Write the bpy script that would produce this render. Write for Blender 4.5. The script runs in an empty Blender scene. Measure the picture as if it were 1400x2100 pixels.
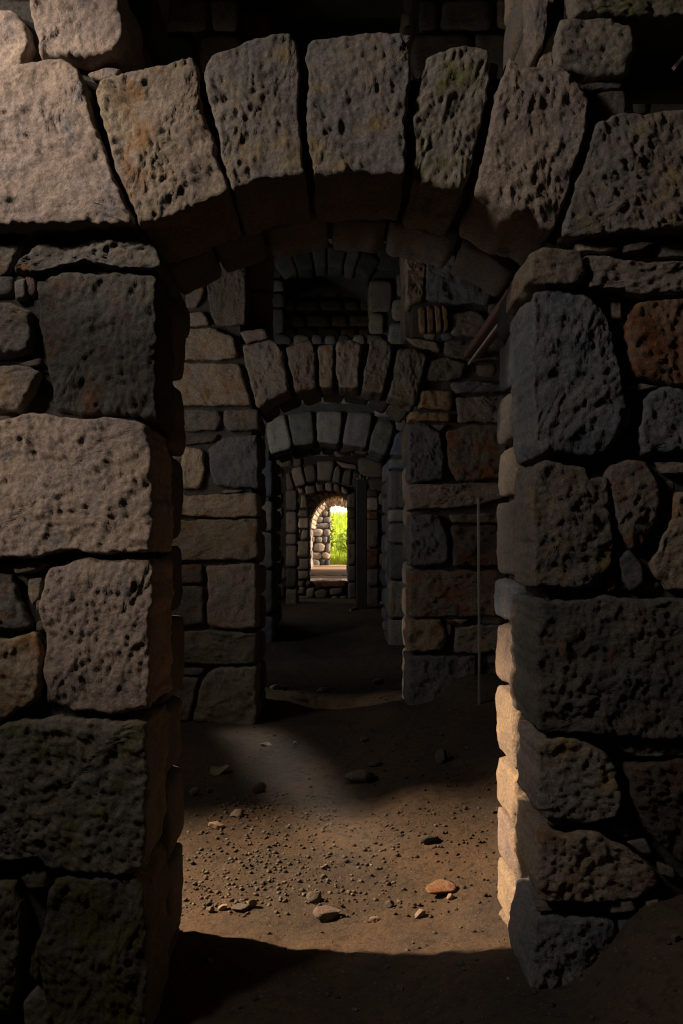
import bpy, math, random
import numpy as np
from mathutils import Vector, Matrix

# ------------------------------------------------------------------ camera
F = 1800.0            # focal length in pixels of the 1400x2100 frame
CX, CY = 688.0, 1110.0
EYE = 1.62            # eye height over the datum (world z = 0)
scn = bpy.context.scene
col = scn.collection
cam_d = bpy.data.cameras.new('camera'); cam = bpy.data.objects.new('camera', cam_d); col.objects.link(cam)
cam_d.sensor_fit = 'HORIZONTAL'; cam_d.sensor_width = 36.0
cam_d.lens = F / 1400.0 * 36.0
cam_d.shift_x = (700 - CX) / 1400.0
cam_d.shift_y = (CY - 1050) / 1400.0
cam_d.clip_start = 0.02; cam_d.clip_end = 300
cam.location = (0, 0, EYE); cam.rotation_euler = (math.pi / 2, 0, 0)
scn.camera = cam

# ------------------------------------------------------------------ world, exposure
vs = scn.view_settings
scn.display_settings.display_device = 'sRGB'
vs.view_transform = 'Standard'; vs.look = 'None'; vs.gamma = 1.0; vs.exposure = 0.7
try: vs.use_curve_mapping = False
except Exception: pass
w = bpy.data.worlds.new('sky'); scn.world = w; w.use_nodes = True
bg = w.node_tree.nodes['Background']
bg.inputs['Color'].default_value = (1.0, 0.98, 0.95, 1); bg.inputs['Strength'].default_value = 1.5
try:
    scn.cycles.use_denoising = True
    scn.cycles.sample_clamp_indirect = 4.0
    scn.cycles.max_bounces = 8
    scn.cycles.diffuse_bounces = 5
except Exception: pass

def P(px, py, d):
    return ((px - CX) / F * d, d, EYE - (py - CY) / F * d)

# ------------------------------------------------------------------ lights
def aim(o, target):
    v = Vector(target) - o.location
    o.rotation_euler = v.to_track_quat('-Z', 'Y').to_euler()
def spot(name, loc, target, power, angle, blend, radius, color):
    l = bpy.data.lights.new(name, 'SPOT'); l.energy = power; l.spot_size = math.radians(angle)
    l.spot_blend = blend; l.shadow_soft_size = radius; l.color = color
    o = bpy.data.objects.new(name, l); col.objects.link(o); o.location = loc; aim(o, target); return o
def area(name, loc, target, power, sx, sy, color, spread=180):
    l = bpy.data.lights.new(name, 'AREA'); l.shape = 'RECTANGLE'; l.size = sx; l.size_y = sy
    l.energy = power; l.color = color; l.spread = math.radians(spread)
    o = bpy.data.objects.new(name, l); col.objects.link(o); o.location = loc; aim(o, target); return o
WARM = (1.0, 0.84, 0.69); NEUT = (1.0, 0.91, 0.83); COOL = (0.86, 0.93, 1.0)
sun_d = bpy.data.lights.new('sun', 'SUN'); sun_d.energy = 7.0; sun_d.angle = math.radians(1.5); sun_d.color = (1, 0.86, 0.68)
sun = bpy.data.objects.new('sun', sun_d); col.objects.link(sun); sun.location = (6, 30, 9)
sun.rotation_euler = Vector((-0.85, 0.06, -0.15)).to_track_quat('-Z', 'Y').to_euler()
# front room: lamps for daylight, at unseen openings added in the left wall
area('front_room_fill', (-2.74, 1.2, EYE + 2.7), (0.9, 3.0, EYE + 0.6), 18, 0.4, 0.7, NEUT, 120)
spot('front_upper_beam', (-2.72, 1.65, EYE + 2.2), P(0, 230, 3.0), 260, 29, 1.0, 0.06, WARM)
spot('front_lower_beam', (-2.72, 1.65, EYE + 1.0), P(80, 1060, 3.0), 62, 30, 1.0, 0.06, WARM)
# room behind the first wall: beam and added fill lamp at unseen left openings
spot('second_room_beam', (-5.4, 5.24, EYE + 2.6), (0.5, 3.45, EYE - 1.7), 4300, 33, 1.0, 0.11, (1.0, 0.70, 0.45))
area('second_room_fill', (-2.74, 5.9, EYE + 1.3), (-0.6, 7.5, EYE + 1.0), 6, 0.5, 1.1, NEUT, 130)
o = area('floor_streak_lamp', (-0.27, 5.85, EYE + 5.2), (-0.27, 5.85, EYE - 1.6), 1.35, 0.12, 2.9, (1.0, 0.94, 0.9), 6)  # added lamp under the closed ceiling, shaped to throw the floor streak
o.rotation_euler = (0, 0, math.radians(19))
# further rooms: a beam and added fill lamps, all at unseen left openings
spot('third_room_beam', (-6.0, 10.6, EYE + 0.5), (0.5, 8.3, EYE - 1.4), 350, 24, 1.0, 0.10, (1.0, 0.78, 0.55))
area('third_room_fill', (-2.75, 9.4, EYE + 1.2), (0.0, 12.0, EYE + 1.2), 10, 0.5, 1.4, COOL, 120)
area('fourth_room_fill', (-2.74, 15.2, EYE + 1.0), (0.2, 17.5, EYE + 0.6), 5, 0.8, 2.0, NEUT, 130)
area('fifth_room_fill', (-2.74, 19.25, EYE + 0.6), (0.0, 20.5, EYE + 0.2), 5, 0.6, 1.8, WARM, 130)

# ------------------------------------------------------------------ numpy noise
_rng = np.random.RandomState(7)
_perm = _rng.permutation(256); _perm = np.concatenate([_perm, _perm, _perm])
_grad = _rng.normal(size=(256, 3)); _grad /= np.linalg.norm(_grad, axis=1)[:, None]
def perlin(p):
    pi = np.floor(p).astype(np.int64); pf = p - pi
    u = pf * pf * pf * (pf * (pf * 6 - 15) + 10)
    out = 0
    for i in (0, 1):
        for j in (0, 1):
            for k in (0, 1):
                h = _perm[(_perm[(_perm[(pi[:, 0] + i) & 255] + pi[:, 1] + j) & 255] + pi[:, 2] + k) & 255]
                g = _grad[h]
                d = g[:, 0] * (pf[:, 0] - i) + g[:, 1] * (pf[:, 1] - j) + g[:, 2] * (pf[:, 2] - k)
                wt = (u[:, 0] if i else 1 - u[:, 0]) * (u[:, 1] if j else 1 - u[:, 1]) * (u[:, 2] if k else 1 - u[:, 2])
                out = out + d * wt
    return out

# ------------------------------------------------------------------ materials
def new_mat(name):
    m = bpy.data.materials.new(name); m.use_nodes = True
    nt = m.node_tree; nt.nodes.clear()
    out = nt.nodes.new('ShaderNodeOutputMaterial'); bs = nt.nodes.new('ShaderNodeBsdfPrincipled')
    nt.links.new(bs.outputs[0], out.inputs[0])
    return m, nt, bs
def nd(nt, t, **kw):
    n = nt.nodes.new(t)
    for k, v in kw.items(): setattr(n, k, v)
    return n
def noise_fac(nt, vec, scale, detail=4, lo=0.35, hi=0.65, rough=0.6):
    n = nd(nt, 'ShaderNodeTexNoise'); n.inputs['Scale'].default_value = scale
    n.inputs['Detail'].default_value = detail; n.inputs['Roughness'].default_value = rough
    nt.links.new(vec, n.inputs['Vector'])
    r = nd(nt, 'ShaderNodeMapRange'); r.inputs[1].default_value = lo; r.inputs[2].default_value = hi
    nt.links.new(n.outputs[0], r.inputs[0])
    return r.outputs[0]
def mix(nt, fac, a, b, mode='MIX'):
    n = nd(nt, 'ShaderNodeMix', data_type='RGBA', blend_type=mode)
    for s, v in ((n.inputs[0], fac), (n.inputs[6], a), (n.inputs[7], b)):
        if isinstance(v, (int, float)): s.default_value = v
        elif isinstance(v, tuple): s.default_value = (*v, 1)
        else: nt.links.new(v, s)
    return n.outputs[2]
def math_n(nt, op, a, b):
    n = nd(nt, 'ShaderNodeMath', operation=op)
    for s, v in ((n.inputs[0], a), (n.inputs[1], b)):
        if isinstance(v, (int, float)): s.default_value = v
        else: nt.links.new(v, s)
    return n.outputs[0]
def stone_mat(name, a, b, stain, stain_lo=0.55, scale=1.0, bump=1.0, moss=None, moss_lo=0.5, vary=0.35):
    m, nt, bs = new_mat(name)
    g = nd(nt, 'ShaderNodeNewGeometry'); pos = g.outputs['Position']
    oi = nd(nt, 'ShaderNodeObjectInfo')
    off = nd(nt, 'ShaderNodeVectorMath', operation='ADD')
    nt.links.new(pos, off.inputs[0]); nt.links.new(oi.outputs['Random'], off.inputs[1])
    v = off.outputs[0]
    c = mix(nt, noise_fac(nt, v, 5 * scale, 4, 0.38, 0.62), a, b)
    c = mix(nt, noise_fac(nt, v, 9 * scale, 5, stain_lo, stain_lo + 0.14), c, stain)
    if moss: c = mix(nt, noise_fac(nt, v, 6 * scale, 6, moss_lo, moss_lo + 0.12, 0.7), c, moss)
    fine = noise_fac(nt, v, 70 * scale, 6, 0.25, 0.75, 0.7)
    val = nd(nt, 'ShaderNodeMapRange'); val.inputs[3].default_value = 0.5; val.inputs[4].default_value = 1.42
    nt.links.new(fine, val.inputs[0])
    vr = nd(nt, 'ShaderNodeMapRange'); vr.inputs[3].default_value = 1 - vary; vr.inputs[4].default_value = 1 + vary
    nt.links.new(oi.outputs['Random'], vr.inputs[0])
    tot = math_n(nt, 'MULTIPLY', val.outputs[0], vr.outputs[0])
    hsv = nd(nt, 'ShaderNodeHueSaturation'); nt.links.new(tot, hsv.inputs['Value']); nt.links.new(c, hsv.inputs['Color'])
    nt.links.new(hsv.outputs[0], bs.inputs['Base Color'])
    bs.inputs['Roughness'].default_value = 0.88
    bs.inputs['Specular IOR Level'].default_value = 0.25
    n1 = nd(nt, 'ShaderNodeTexNoise'); n1.inputs['Scale'].default_value = 55 * scale; n1.inputs['Detail'].default_value = 7
    n1.inputs['Roughness'].default_value = 0.72
    nt.links.new(v, n1.inputs['Vector'])
    vo = nd(nt, 'ShaderNodeTexVoronoi'); vo.inputs['Scale'].default_value = 48 * scale; nt.links.new(v, vo.inputs['Vector'])
    h = math_n(nt, 'ADD', n1.outputs[0], math_n(nt, 'MULTIPLY', vo.outputs['Distance'], 0.12))
    bp = nd(nt, 'ShaderNodeBump'); bp.inputs['Strength'].default_value = bump; bp.inputs['Distance'].default_value = 0.018 / scale
    nt.links.new(h, bp.inputs['Height']); nt.links.new(bp.outputs[0], bs.inputs['Normal'])
    return m
GREY = (0.20, 0.178, 0.16); BROWN = (0.25, 0.195, 0.155); PINK = (0.30, 0.225, 0.19); SLATE = (0.125, 0.135, 0.15)
M = {
 'grey':  stone_mat('grey_brown_sandstone', GREY, BROWN, (0.30, 0.21, 0.10)),
 'pink':  stone_mat('pinkish_sandstone', (0.29, 0.225, 0.195), (0.34, 0.26, 0.20), (0.20, 0.175, 0.17)),
 'ochre': stone_mat('ochre_stained_sandstone', (0.27, 0.21, 0.17), (0.30, 0.235, 0.16), (0.26, 0.145, 0.07), 0.52),
 'slate': stone_mat('blue_grey_stone', SLATE, (0.19, 0.17, 0.16), (0.10, 0.115, 0.14)),
 'dark':  stone_mat('dark_weathered_stone', (0.10, 0.095, 0.085), (0.14, 0.12, 0.10), (0.17, 0.085, 0.05), 0.56),
 'rust':  stone_mat('rust_red_stone', (0.26, 0.12, 0.055), (0.30, 0.19, 0.12), (0.20, 0.065, 0.025), 0.48),
 'rustgrey': stone_mat('rust_stained_grey_stone', (0.13, 0.11, 0.095), (0.17, 0.13, 0.10), (0.19, 0.08, 0.035), 0.50),
 'tan':   stone_mat('pale_tan_stone', (0.40, 0.30, 0.21), (0.34, 0.27, 0.20), (0.45, 0.35, 0.20)),
 'moss':  stone_mat('mossy_stone', (0.15, 0.135, 0.11), (0.19, 0.155, 0.115), (0.10, 0.09, 0.085), 0.55, 1.0, 0.6, (0.14, 0.13, 0.035), 0.46),
 'mossy': stone_mat('lightly_mossy_stone', (0.20, 0.175, 0.14), (0.23, 0.19, 0.145), (0.12, 0.11, 0.10), 0.55, 1.0, 0.6, (0.15, 0.14, 0.05), 0.53),
 'olive': stone_mat('olive_brick', (0.17, 0.15, 0.075), (0.21, 0.16, 0.08), (0.11, 0.10, 0.06)),
 'brick': stone_mat('brown_brick', (0.26, 0.165, 0.085), (0.23, 0.15, 0.09), (0.16, 0.11, 0.08), 0.55, 1.2, 0.35, None, 0.5, 0.15),
 'core':  stone_mat('dark_mortar', (0.05, 0.045, 0.04), (0.07, 0.06, 0.05), (0.04, 0.04, 0.035), 0.5, 1.0, 0.8),
}
def dirt_mat():
    m, nt, bs = new_mat('packed_earth')
    g = nd(nt, 'ShaderNodeNewGeometry'); v = g.outputs['Position']
    c = mix(nt, noise_fac(nt, v, 1.3, 4, 0.4, 0.6), (0.070, 0.056, 0.044), (0.105, 0.072, 0.047))
    c = mix(nt, noise_fac(nt, v, 22, 6, 0.5, 0.7), c, (0.045, 0.038, 0.032))
    c = mix(nt, noise_fac(nt, v, 90, 3, 0.62, 0.70), c, (0.19, 0.155, 0.125))
    nt.links.new(c, bs.inputs['Base Color']); bs.inputs['Roughness'].default_value = 0.95
    bs.inputs['Specular IOR Level'].default_value = 0.15
    n1 = nd(nt, 'ShaderNodeTexNoise'); n1.inputs['Scale'].default_value = 30; n1.inputs['Detail'].default_value = 9
    n1.inputs['Roughness'].default_value = 0.7
    nt.links.new(v, n1.inputs['Vector'])
    bp = nd(nt, 'ShaderNodeBump'); bp.inputs['Strength'].default_value = 0.8; bp.inputs['Distance'].default_value = 0.03
    nt.links.new(n1.outputs[0], bp.inputs['Height']); nt.links.new(bp.outputs[0], bs.inputs['Normal'])
    return m
M['dirt'] = dirt_mat()
def simple_mat(name, a, b, scale=8, bump=0.3, stretch=(1, 1, 1), rough=0.8):
    m, nt, bs = new_mat(name)
    tc = nd(nt, 'ShaderNodeTexCoord'); mp = nd(nt, 'ShaderNodeMapping'); mp.inputs['Scale'].default_value = stretch
    nt.links.new(tc.outputs['Object'], mp.inputs['Vector'])
    f = noise_fac(nt, mp.outputs[0], scale, 6, 0.35, 0.65)
    nt.links.new(mix(nt, f, a, b), bs.inputs['Base Color']); bs.inputs['Roughness'].default_value = rough
    bp = nd(nt, 'ShaderNodeBump'); bp.inputs['Strength'].default_value = bump; bp.inputs['Distance'].default_value = 0.01
    nt.links.new(f, bp.inputs['Height']); nt.links.new(bp.outputs[0], bs.inputs['Normal'])
    return m
M['wood'] = simple_mat('old_dark_timber', (0.025, 0.022, 0.02), (0.05, 0.042, 0.036), 12, 0.5, (8, 8, 0.6))
M['redwood'] = simple_mat('reddish_timber', (0.10, 0.04, 0.03), (0.15, 0.07, 0.05), 12, 0.4, (8, 8, 0.6))
M['palewood'] = simple_mat('splintered_pale_wood', (0.36, 0.27, 0.18), (0.5, 0.38, 0.26), 20, 0.5, (6, 6, 1))
M['pale_edge'] = simple_mat('pale_timber', (0.34, 0.31, 0.26), (0.25, 0.22, 0.18), 20, 0.3, (6, 6, 0.5))
M['grass'] = simple_mat('bright_grass', (0.30, 0.38, 0.01), (0.52, 0.58, 0.03), 6, 0.2)
M['leaf'] = simple_mat('leafy_green', (0.30, 0.36, 0.02), (0.48, 0.54, 0.06), 9, 0.1)
M['leaf_floor'] = simple_mat('faded_leaf', (0.16, 0.17, 0.06), (0.22, 0.2, 0.09), 9, 0.1)

# ------------------------------------------------------------------ mesh helpers
def mk(name, v, f, mat, parent=None, loc=None, smooth=True):
    v = np.asarray(v, dtype=np.float64)
    if loc is None: loc = np.zeros(3)
    loc = np.asarray(loc, dtype=np.float64)
    me = bpy.data.meshes.new(name)
    vv = (v - loc).astype(np.float32)
    if isinstance(f, np.ndarray):
        k = f.shape[1]
        me.vertices.add(len(vv)); me.vertices.foreach_set('co', vv.ravel())
        me.loops.add(f.size); me.loops.foreach_set('vertex_index', f.astype(np.int32).ravel())
        me.polygons.add(len(f)); me.polygons.foreach_set('loop_start', np.arange(0, f.size, k, dtype=np.int32))
        me.polygons.foreach_set('loop_total', np.full(len(f), k, dtype=np.int32))
        me.update(calc_edges=True); me.validate()
    else:
        me.from_pydata([tuple(x) for x in vv], [], f); me.update()
    if smooth: me.polygons.foreach_set('use_smooth', np.ones(len(me.polygons), dtype=bool))
    me.materials.append(mat)
    o = bpy.data.objects.new(name, me); col.objects.link(o); o.location = loc
    if parent is not None: o.parent = parent
    return o
def tag(o, label=None, category=None, group=None, kind=None):
    if label: o['label'] = label
    if category: o['category'] = category
    if group: o['group'] = group
    if kind: o['kind'] = kind
    return o
_seed = [100]
def nxt():
    _seed[0] += 1; return _seed[0]

def resample(poly, n, smooth=1):
    p = np.asarray(poly, dtype=np.float64)
    q = np.vstack([p, p[:1]]); seg = np.linalg.norm(np.diff(q, axis=0), axis=1)
    s = np.concatenate([[0], np.cumsum(seg)]); t = np.linspace(0, s[-1], n, endpoint=False)
    out = np.stack([np.interp(t, s, q[:, 0]), np.interp(t, s, q[:, 1])], 1)
    for _ in range(smooth): out = 0.5 * out + 0.25 * np.roll(out, 1, 0) + 0.25 * np.roll(out, -1, 0)
    return out, s[-1]
def centroid(p):
    x, y = p[:, 0], p[:, 1]; x1, y1 = np.roll(x, -1), np.roll(y, -1)
    c = x * y1 - x1 * y; a = c.sum() / 2
    if abs(a) < 1e-9: return p.mean(0), 0
    return np.array([((x + x1) * c).sum() / (6 * a), ((y + y1) * c).sum() / (6 * a)]), a

def stone(name, poly, y0, depth, mat, parent, res=0.01, rough=1.0, edge=0.02, wob=1.0, tool=None, xf=None):
    """A dressed or rubble stone: outline poly in wall coordinates (X, Z), front face at y0,
    running depth back into the wall; relief is real geometry on face and sides."""
    sd = nxt(); rs = np.random.RandomState(sd)
    p = np.asarray(poly, dtype=np.float64)
    c, a = centroid(p)
    if a < 0: p = p[::-1]
    per = np.linalg.norm(np.diff(np.vstack([p, p[:1]]), axis=0), axis=1).sum()
    n = int(np.clip(round(per / 4 / res), 4, 110)); npts = 4 * n
    ol, per = resample(p, npts, 1 if n < 10 else 2)
    k0 = int(np.argmin(np.abs(np.arctan2(ol[:, 1] - c[1], ol[:, 0] - c[0]) + 3 * math.pi / 4)))
    ol = np.roll(ol, -k0, 0)
    tan = np.roll(ol, -1, 0) - np.roll(ol, 1, 0); tan /= (np.linalg.norm(tan, axis=1)[:, None] + 1e-9)
    nrm = np.stack([tan[:, 1], -tan[:, 0]], 1)
    size = math.sqrt(abs(a))
    P3 = np.column_stack([ol[:, 0] * 9, np.full(npts, sd * 1.7), ol[:, 1] * 9])
    wig = perlin(P3) * 0.020 + perlin(P3 * 4) * 0.009
    ol = ol + nrm * (wig * wob * min(1.0, size / 0.25))[:, None]
    # concentric square grid
    lin = np.linspace(-1, 1, n + 1)
    U, V = np.meshgrid(lin, lin, indexing='ij'); U = U.ravel(); V = V.ravel()
    rho = np.maximum(np.abs(U), np.abs(V)); rr = np.where(rho < 1e-9, 1, rho); u = U / rr; v = V / rr
    s = np.where(v <= -1 + 1e-9, (u + 1) / 2, np.where(u >= 1 - 1e-9, 1 + (v + 1) / 2,
        np.where(v >= 1 - 1e-9, 2 + (1 - u) / 2, 3 + (1 - v) / 2)))
    idx = (s * n) % npts; i0 = np.floor(idx + 1e-6).astype(int) % npts; fr = (idx - np.floor(idx + 1e-6))[:, None]
    bp = ol[i0] * (1 - fr) + ol[(i0 + 1) % npts] * fr
    dirv = bp - c; xy = c + dirv * rho[:, None]
    dist = (1 - rho) * np.linalg.norm(dirv, axis=1)
    er = min(edge, size * 0.2)
    er_v = er * np.clip(0.75 + 1.6 * perlin(np.column_stack([xy[:, 0] * 14, np.full(len(xy), sd * 0.77), xy[:, 1] * 14])), 0.3, 1.8)
    q = np.clip(1 - dist / er_v, 0, 1); yo = er * (1 - np.sqrt(1 - np.minimum(q, 1) ** 2 * 0.999))
    # relief of the face
    ang = tool if tool is not None else rs.uniform(-0.6, 0.6) + (math.pi / 2 if rs.rand() < 0.25 else 0)
    ca, sa = math.cos(ang), math.sin(ang)
    lx = xy[:, 0] * ca + xy[:, 1] * sa; lz = -xy[:, 0] * sa + xy[:, 1] * ca
    off = sd * 3.31
    b1 = perlin(np.column_stack([xy[:, 0] * 6, np.full(len(xy), off), xy[:, 1] * 6]))
    b2 = perlin(np.column_stack([xy[:, 0] * 15, np.full(len(xy), off + 9), xy[:, 1] * 15]))
    b3 = perlin(np.column_stack([lx * 52, np.full(len(xy), off + 5), lz * 30]))
    rid = 0.5 - np.abs(perlin(np.column_stack([lx * 42, b2 * 0.9 + off + 21, lz * 24]))) * 2.2
    rid2 = 0.4 - np.abs(perlin(np.column_stack([lx * 78, b2 * 0.9 + off + 51, lz * 60]))) * 2.2
    pit = -np.clip(perlin(np.column_stack([lx * 40, np.full(len(xy), off + 33), lz * 26])) - 0.12, 0, 1)
    msk = 0.65 + 0.7 * b1
    amp = rough * min(1.0, size / 0.22)
    b4 = perlin(np.column_stack([xy[:, 0] * 34, np.full(len(xy), off + 71), xy[:, 1] * 34]))
    b5 = perlin(np.column_stack([lx * 85, np.full(len(xy), off + 81), lz * 62]))
    fine = (b3 * 0.013 + b4 * 0.012 + b5 * 0.010 + rid * 0.006 + rid2 * 0.005) * msk
    fine = np.where(fine < 0, .0042 * np.tanh(fine / .0042), .009 * np.tanh(fine / .009))
    rel = b1 * 0.022 + b2 * 0.016 + fine * 1.3
    rel = rel * amp * np.clip(dist / (er * 1.2) + 0.35, 0, 1)
    tilt = rs.uniform(-0.015, 0.015, 2) * wob
    fy = y0 + yo - rel + (xy - c) @ tilt
    V3 = np.column_stack([xy[:, 0], fy, xy[:, 1]])
    gi = np.arange((n + 1) * (n + 1)).reshape(n + 1, n + 1)
    f1 = np.stack([gi[:-1, :-1], gi[1:, :-1], gi[1:, 1:], gi[:-1, 1:]], -1).reshape(-1, 4)
    # sides: rows going back
    per_idx = np.concatenate([gi[:-1, 0], gi[-1, :-1], gi[:0:-1, -1], gi[0, :0:-1]])
    rows = int(np.clip(math.ceil(depth / (res * 2.5)), 1, 18)) if depth > 0.12 else 1
    base = V3[per_idx]; sn = np.roll(base, -1, 0) - np.roll(base, 1, 0); sn = sn[:, [0, 2]]
    sn = sn / (np.linalg.norm(sn, axis=1)[:, None] + 1e-9); on = np.stack([sn[:, 1], -sn[:, 0]], 1)
    vs_, fs_ = [V3], [f1]; prev = per_idx; cnt = len(V3); m = len(per_idx)
    for r in range(1, rows + 1):
        t = r / rows; yy = base[:, 1] * (1 - t) + (y0 + depth) * t
        q3 = np.column_stack([base[:, 0] * 11, yy * 7 + off, base[:, 2] * 11])
        d = (perlin(q3) * 0.016 + perlin(q3 * 3.1) * 0.008) * min(1, rough) * (1 if r < rows else 0) - (er * 0.6 if r == rows else 0)
        ring = np.column_stack([base[:, 0] + on[:, 0] * d, yy, base[:, 2] + on[:, 1] * d])
        cur = np.arange(cnt, cnt + m); cnt += m; vs_.append(ring)
        fs_.append(np.stack([prev, cur, np.roll(cur, -1), np.roll(prev, -1)], 1)); prev = cur
    V3 = np.vstack(vs_); Fq = np.vstack(fs_)[:, ::-1]
    if xf is not None:
        V3 = xf(V3); o3 = xf(np.array([[c[0], y0, c[1]]]))[0]
        return mk(name, V3, np.ascontiguousarray(Fq), M[mat], parent, o3)
    return mk(name, V3, np.ascontiguousarray(Fq), M[mat] if isinstance(mat, str) else mat, parent, (c[0], y0, c[1]))

def px_poly(pts, d):
    return [((x - CX) / F * d, EYE - (y - CY) / F * d) for x, y in pts]

# a raster of what is already taken on a wall (openings and placed stones)
class Mask:
    def __init__(s, x0, x1, z0, z1, st=0.02):
        s.x0, s.z0, s.st = x0, z0, st
        s.nx, s.nz = int((x1 - x0) / st) + 1, int((z1 - z0) / st) + 1
        s.g = np.zeros((s.nx, s.nz), bool)
        s.X, s.Z = np.meshgrid(x0 + (np.arange(s.nx) + .5) * st, z0 + (np.arange(s.nz) + .5) * st, indexing='ij')
    def add(s, poly):
        p = np.asarray(poly); ins = np.zeros_like(s.g); j = len(p) - 1
        for i in range(len(p)):
            a = (p[i, 1] > s.Z) != (p[j, 1] > s.Z)
            with np.errstate(divide='ignore', invalid='ignore'):
                xx = (p[j, 0] - p[i, 0]) * (s.Z - p[i, 1]) / (p[j, 1] - p[i, 1] + 1e-12) + p[i, 0]
            ins ^= a & (s.X < xx); j = i
        s.g |= ins
    def share(s, x0, x1, z0, z1):
        x0 += s.st; x1 -= s.st; z0 += s.st; z1 -= s.st
        a, b = int((x0 - s.x0) / s.st), int((x1 - s.x0) / s.st); c, d = int((z0 - s.z0) / s.st), int((z1 - s.z0) / s.st)
        g = s.g[max(a, 0):max(b, 1), max(c, 0):max(d, 1)]
        return g.mean() if g.size else 0.0

def rect_poly(x0, x1, z0, z1, rnd, j=0.12):
    w_, h_ = x1 - x0, z1 - z0; k = j * min(w_, h_)
    r = lambda: rnd.uniform(0, k)
    m1, m2 = rnd.uniform(.35, .65), rnd.uniform(.35, .65)
    return [(x0 + r(), z0 + r()), (x0 + w_ * m1, z0 + r() * .4), (x1 - r(), z0 + r()), (x1 - r() * .4, z0 + h_ * m2),
            (x1 - r(), z1 - r()), (x0 + w_ * m2, z1 - r() * .4), (x0 + r(), z1 - r()), (x0 + r() * .4, z0 + h_ * m1)]

def fill(parent, mask, x0, x1, z0, z1, y0, depth, res, mats, rnd, hh=(0.2, 0.34), ww=(0.24, 0.55), gap=0.018, rough=1.0, small=0.09, edge=0.02, xf=None, jit=.12):
    z = z0; n = 0
    def put(a, b, c, d, lvl):
        nonlocal n
        sh = mask.share(a, b, c, d)
        if min(b - a, d - c) < 0.8 * small and lvl > 0: return
        if sh < 0.06:
            pl = rect_poly(a + gap / 2, b - gap / 2, c + gap / 2, d - gap / 2, rnd, jit)
            stone('stone', pl, y0 + rnd.uniform(-.012, .02), depth, rnd.choice(mats), parent, res, rough, edge, xf=xf); mask.add([(a, c), (b, c), (b, d), (a, d)]); n += 1
        elif sh < 0.97 and max(b - a, d - c) > small * 1.6:
            if b - a >= d - c: put(a, (a + b) / 2, c, d, lvl + 1); put((a + b) / 2, b, c, d, lvl + 1)
            else: put(a, b, c, (c + d) / 2, lvl + 1); put(a, b, (c + d) / 2, d, lvl + 1)
    while z < z1 - 0.05:
        h = min(rnd.uniform(*hh), z1 - z)
        x = x0 - rnd.uniform(0, .15)
        while x < x1 - 0.04:
            w2 = min(rnd.uniform(*ww), x1 - x); put(x, x + w2, z, z + h, 0); x += w2
        z += h
    return n

def arch_z(x, xa, xb, zs, zc):
    if zc - zs < 1e-4: return zs
    t = (x - (xa + xb) / 2) / ((xb - xa) / 2); t = max(-1, min(1, t))
    hw = (xb - xa) / 2; h = zc - zs
    if h >= hw * 0.8: return zs + h * math.sqrt(max(0, 1 - t * t))
    R = (hw * hw + h * h) / (2 * h)
    return zc - R + math.sqrt(R * R - (t * hw) ** 2)

def core(name, y0, y1, xl, xr, z0, z1, openings, kind='structure', mat='core', off=0.06):
    """Rubble-and-mortar body of a wall with its openings (xa, xb, za, zs, zc) left free."""
    ops = [(a - off, b + off, c - (off if c > 0.6 else 0), d + off, e + off) for a, b, c, d, e in openings]
    xs = {xl, xr}
    for a, b, c, d, e in ops:
        for i in range(17): xs.add(a + (b - a) * i / 16)
    xs = sorted(x for x in xs if xl - 1e-6 <= x <= xr + 1e-6)
    v, f = [], []
    for xa, xb in zip(xs[:-1], xs[1:]):
        mid = (xa + xb) / 2
        cuts = sorted([(c, arch_z(xa, a, b, d, e), arch_z(xb, a, b, d, e)) for a, b, c, d, e in ops if a < mid < b])
        lo = (z0, z0); segs = []
        for c, ta, tb in cuts:
            if c > max(lo): segs.append((lo, (c, c)))
            lo = (ta, tb)
        if min(lo) < z1: segs.append((lo, (z1, z1)))
        for (la, lb), (ha, hb) in segs:
            k = len(v)
            v += [(xa, y0, la), (xb, y0, lb), (xb, y0, hb), (xa, y0, ha), (xa, y1, la), (xb, y1, lb), (xb, y1, hb), (xa, y1, ha)]
            f += [(k, k+1, k+2, k+3), (k+5, k+4, k+7, k+6), (k, k+4, k+5, k+1), (k+3, k+2, k+6, k+7), (k, k+3, k+7, k+4), (k+1, k+5, k+6, k+2)]
    o = mk(name, v, f, M[mat], None, None, False); tag(o, kind=kind)
    return o

def ring(xa, xb, zs, zc, th, n, rnd, gap=0.012, a_over=0.0):
    """Outlines of the voussoirs over an opening."""
    ts = [0]
    for i in range(n): ts.append(ts[-1] + rnd.uniform(.8, 1.2))
    ts = [t / ts[-1] for t in ts]; out = []
    hw, h = (xb - xa) / 2, zc - zs; cx = (xa + xb) / 2
    if h >= hw * 0.8:
        def pt(t, r): a = math.pi * (1 - t); return (cx + (hw + r) * math.cos(a), zs + (h + r) * math.sin(a))
    else:
        R = (hw * hw + h * h) / (2 * h); half = math.asin(hw / R); cz = zc - R
        def pt(t, r): a = (2 * t - 1) * half; return (cx + (R + r) * math.sin(a), cz + (R + r) * math.cos(a))
    for t0, t1 in zip(ts[:-1], ts[1:]):
        g = gap / (2 * hw + h) * 0.6; t0 += g; t1 -= g; tt = th * rnd.uniform(.9, 1.05)
        tm = (t0 + t1) / 2
        out.append([pt(t0, 0), pt(tm, 0), pt(t1, 0), pt(t1, tt * .5), pt(t1, tt), pt(tm, tt), pt(t0, tt), pt(t0, tt * .5)])
    return out

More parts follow.
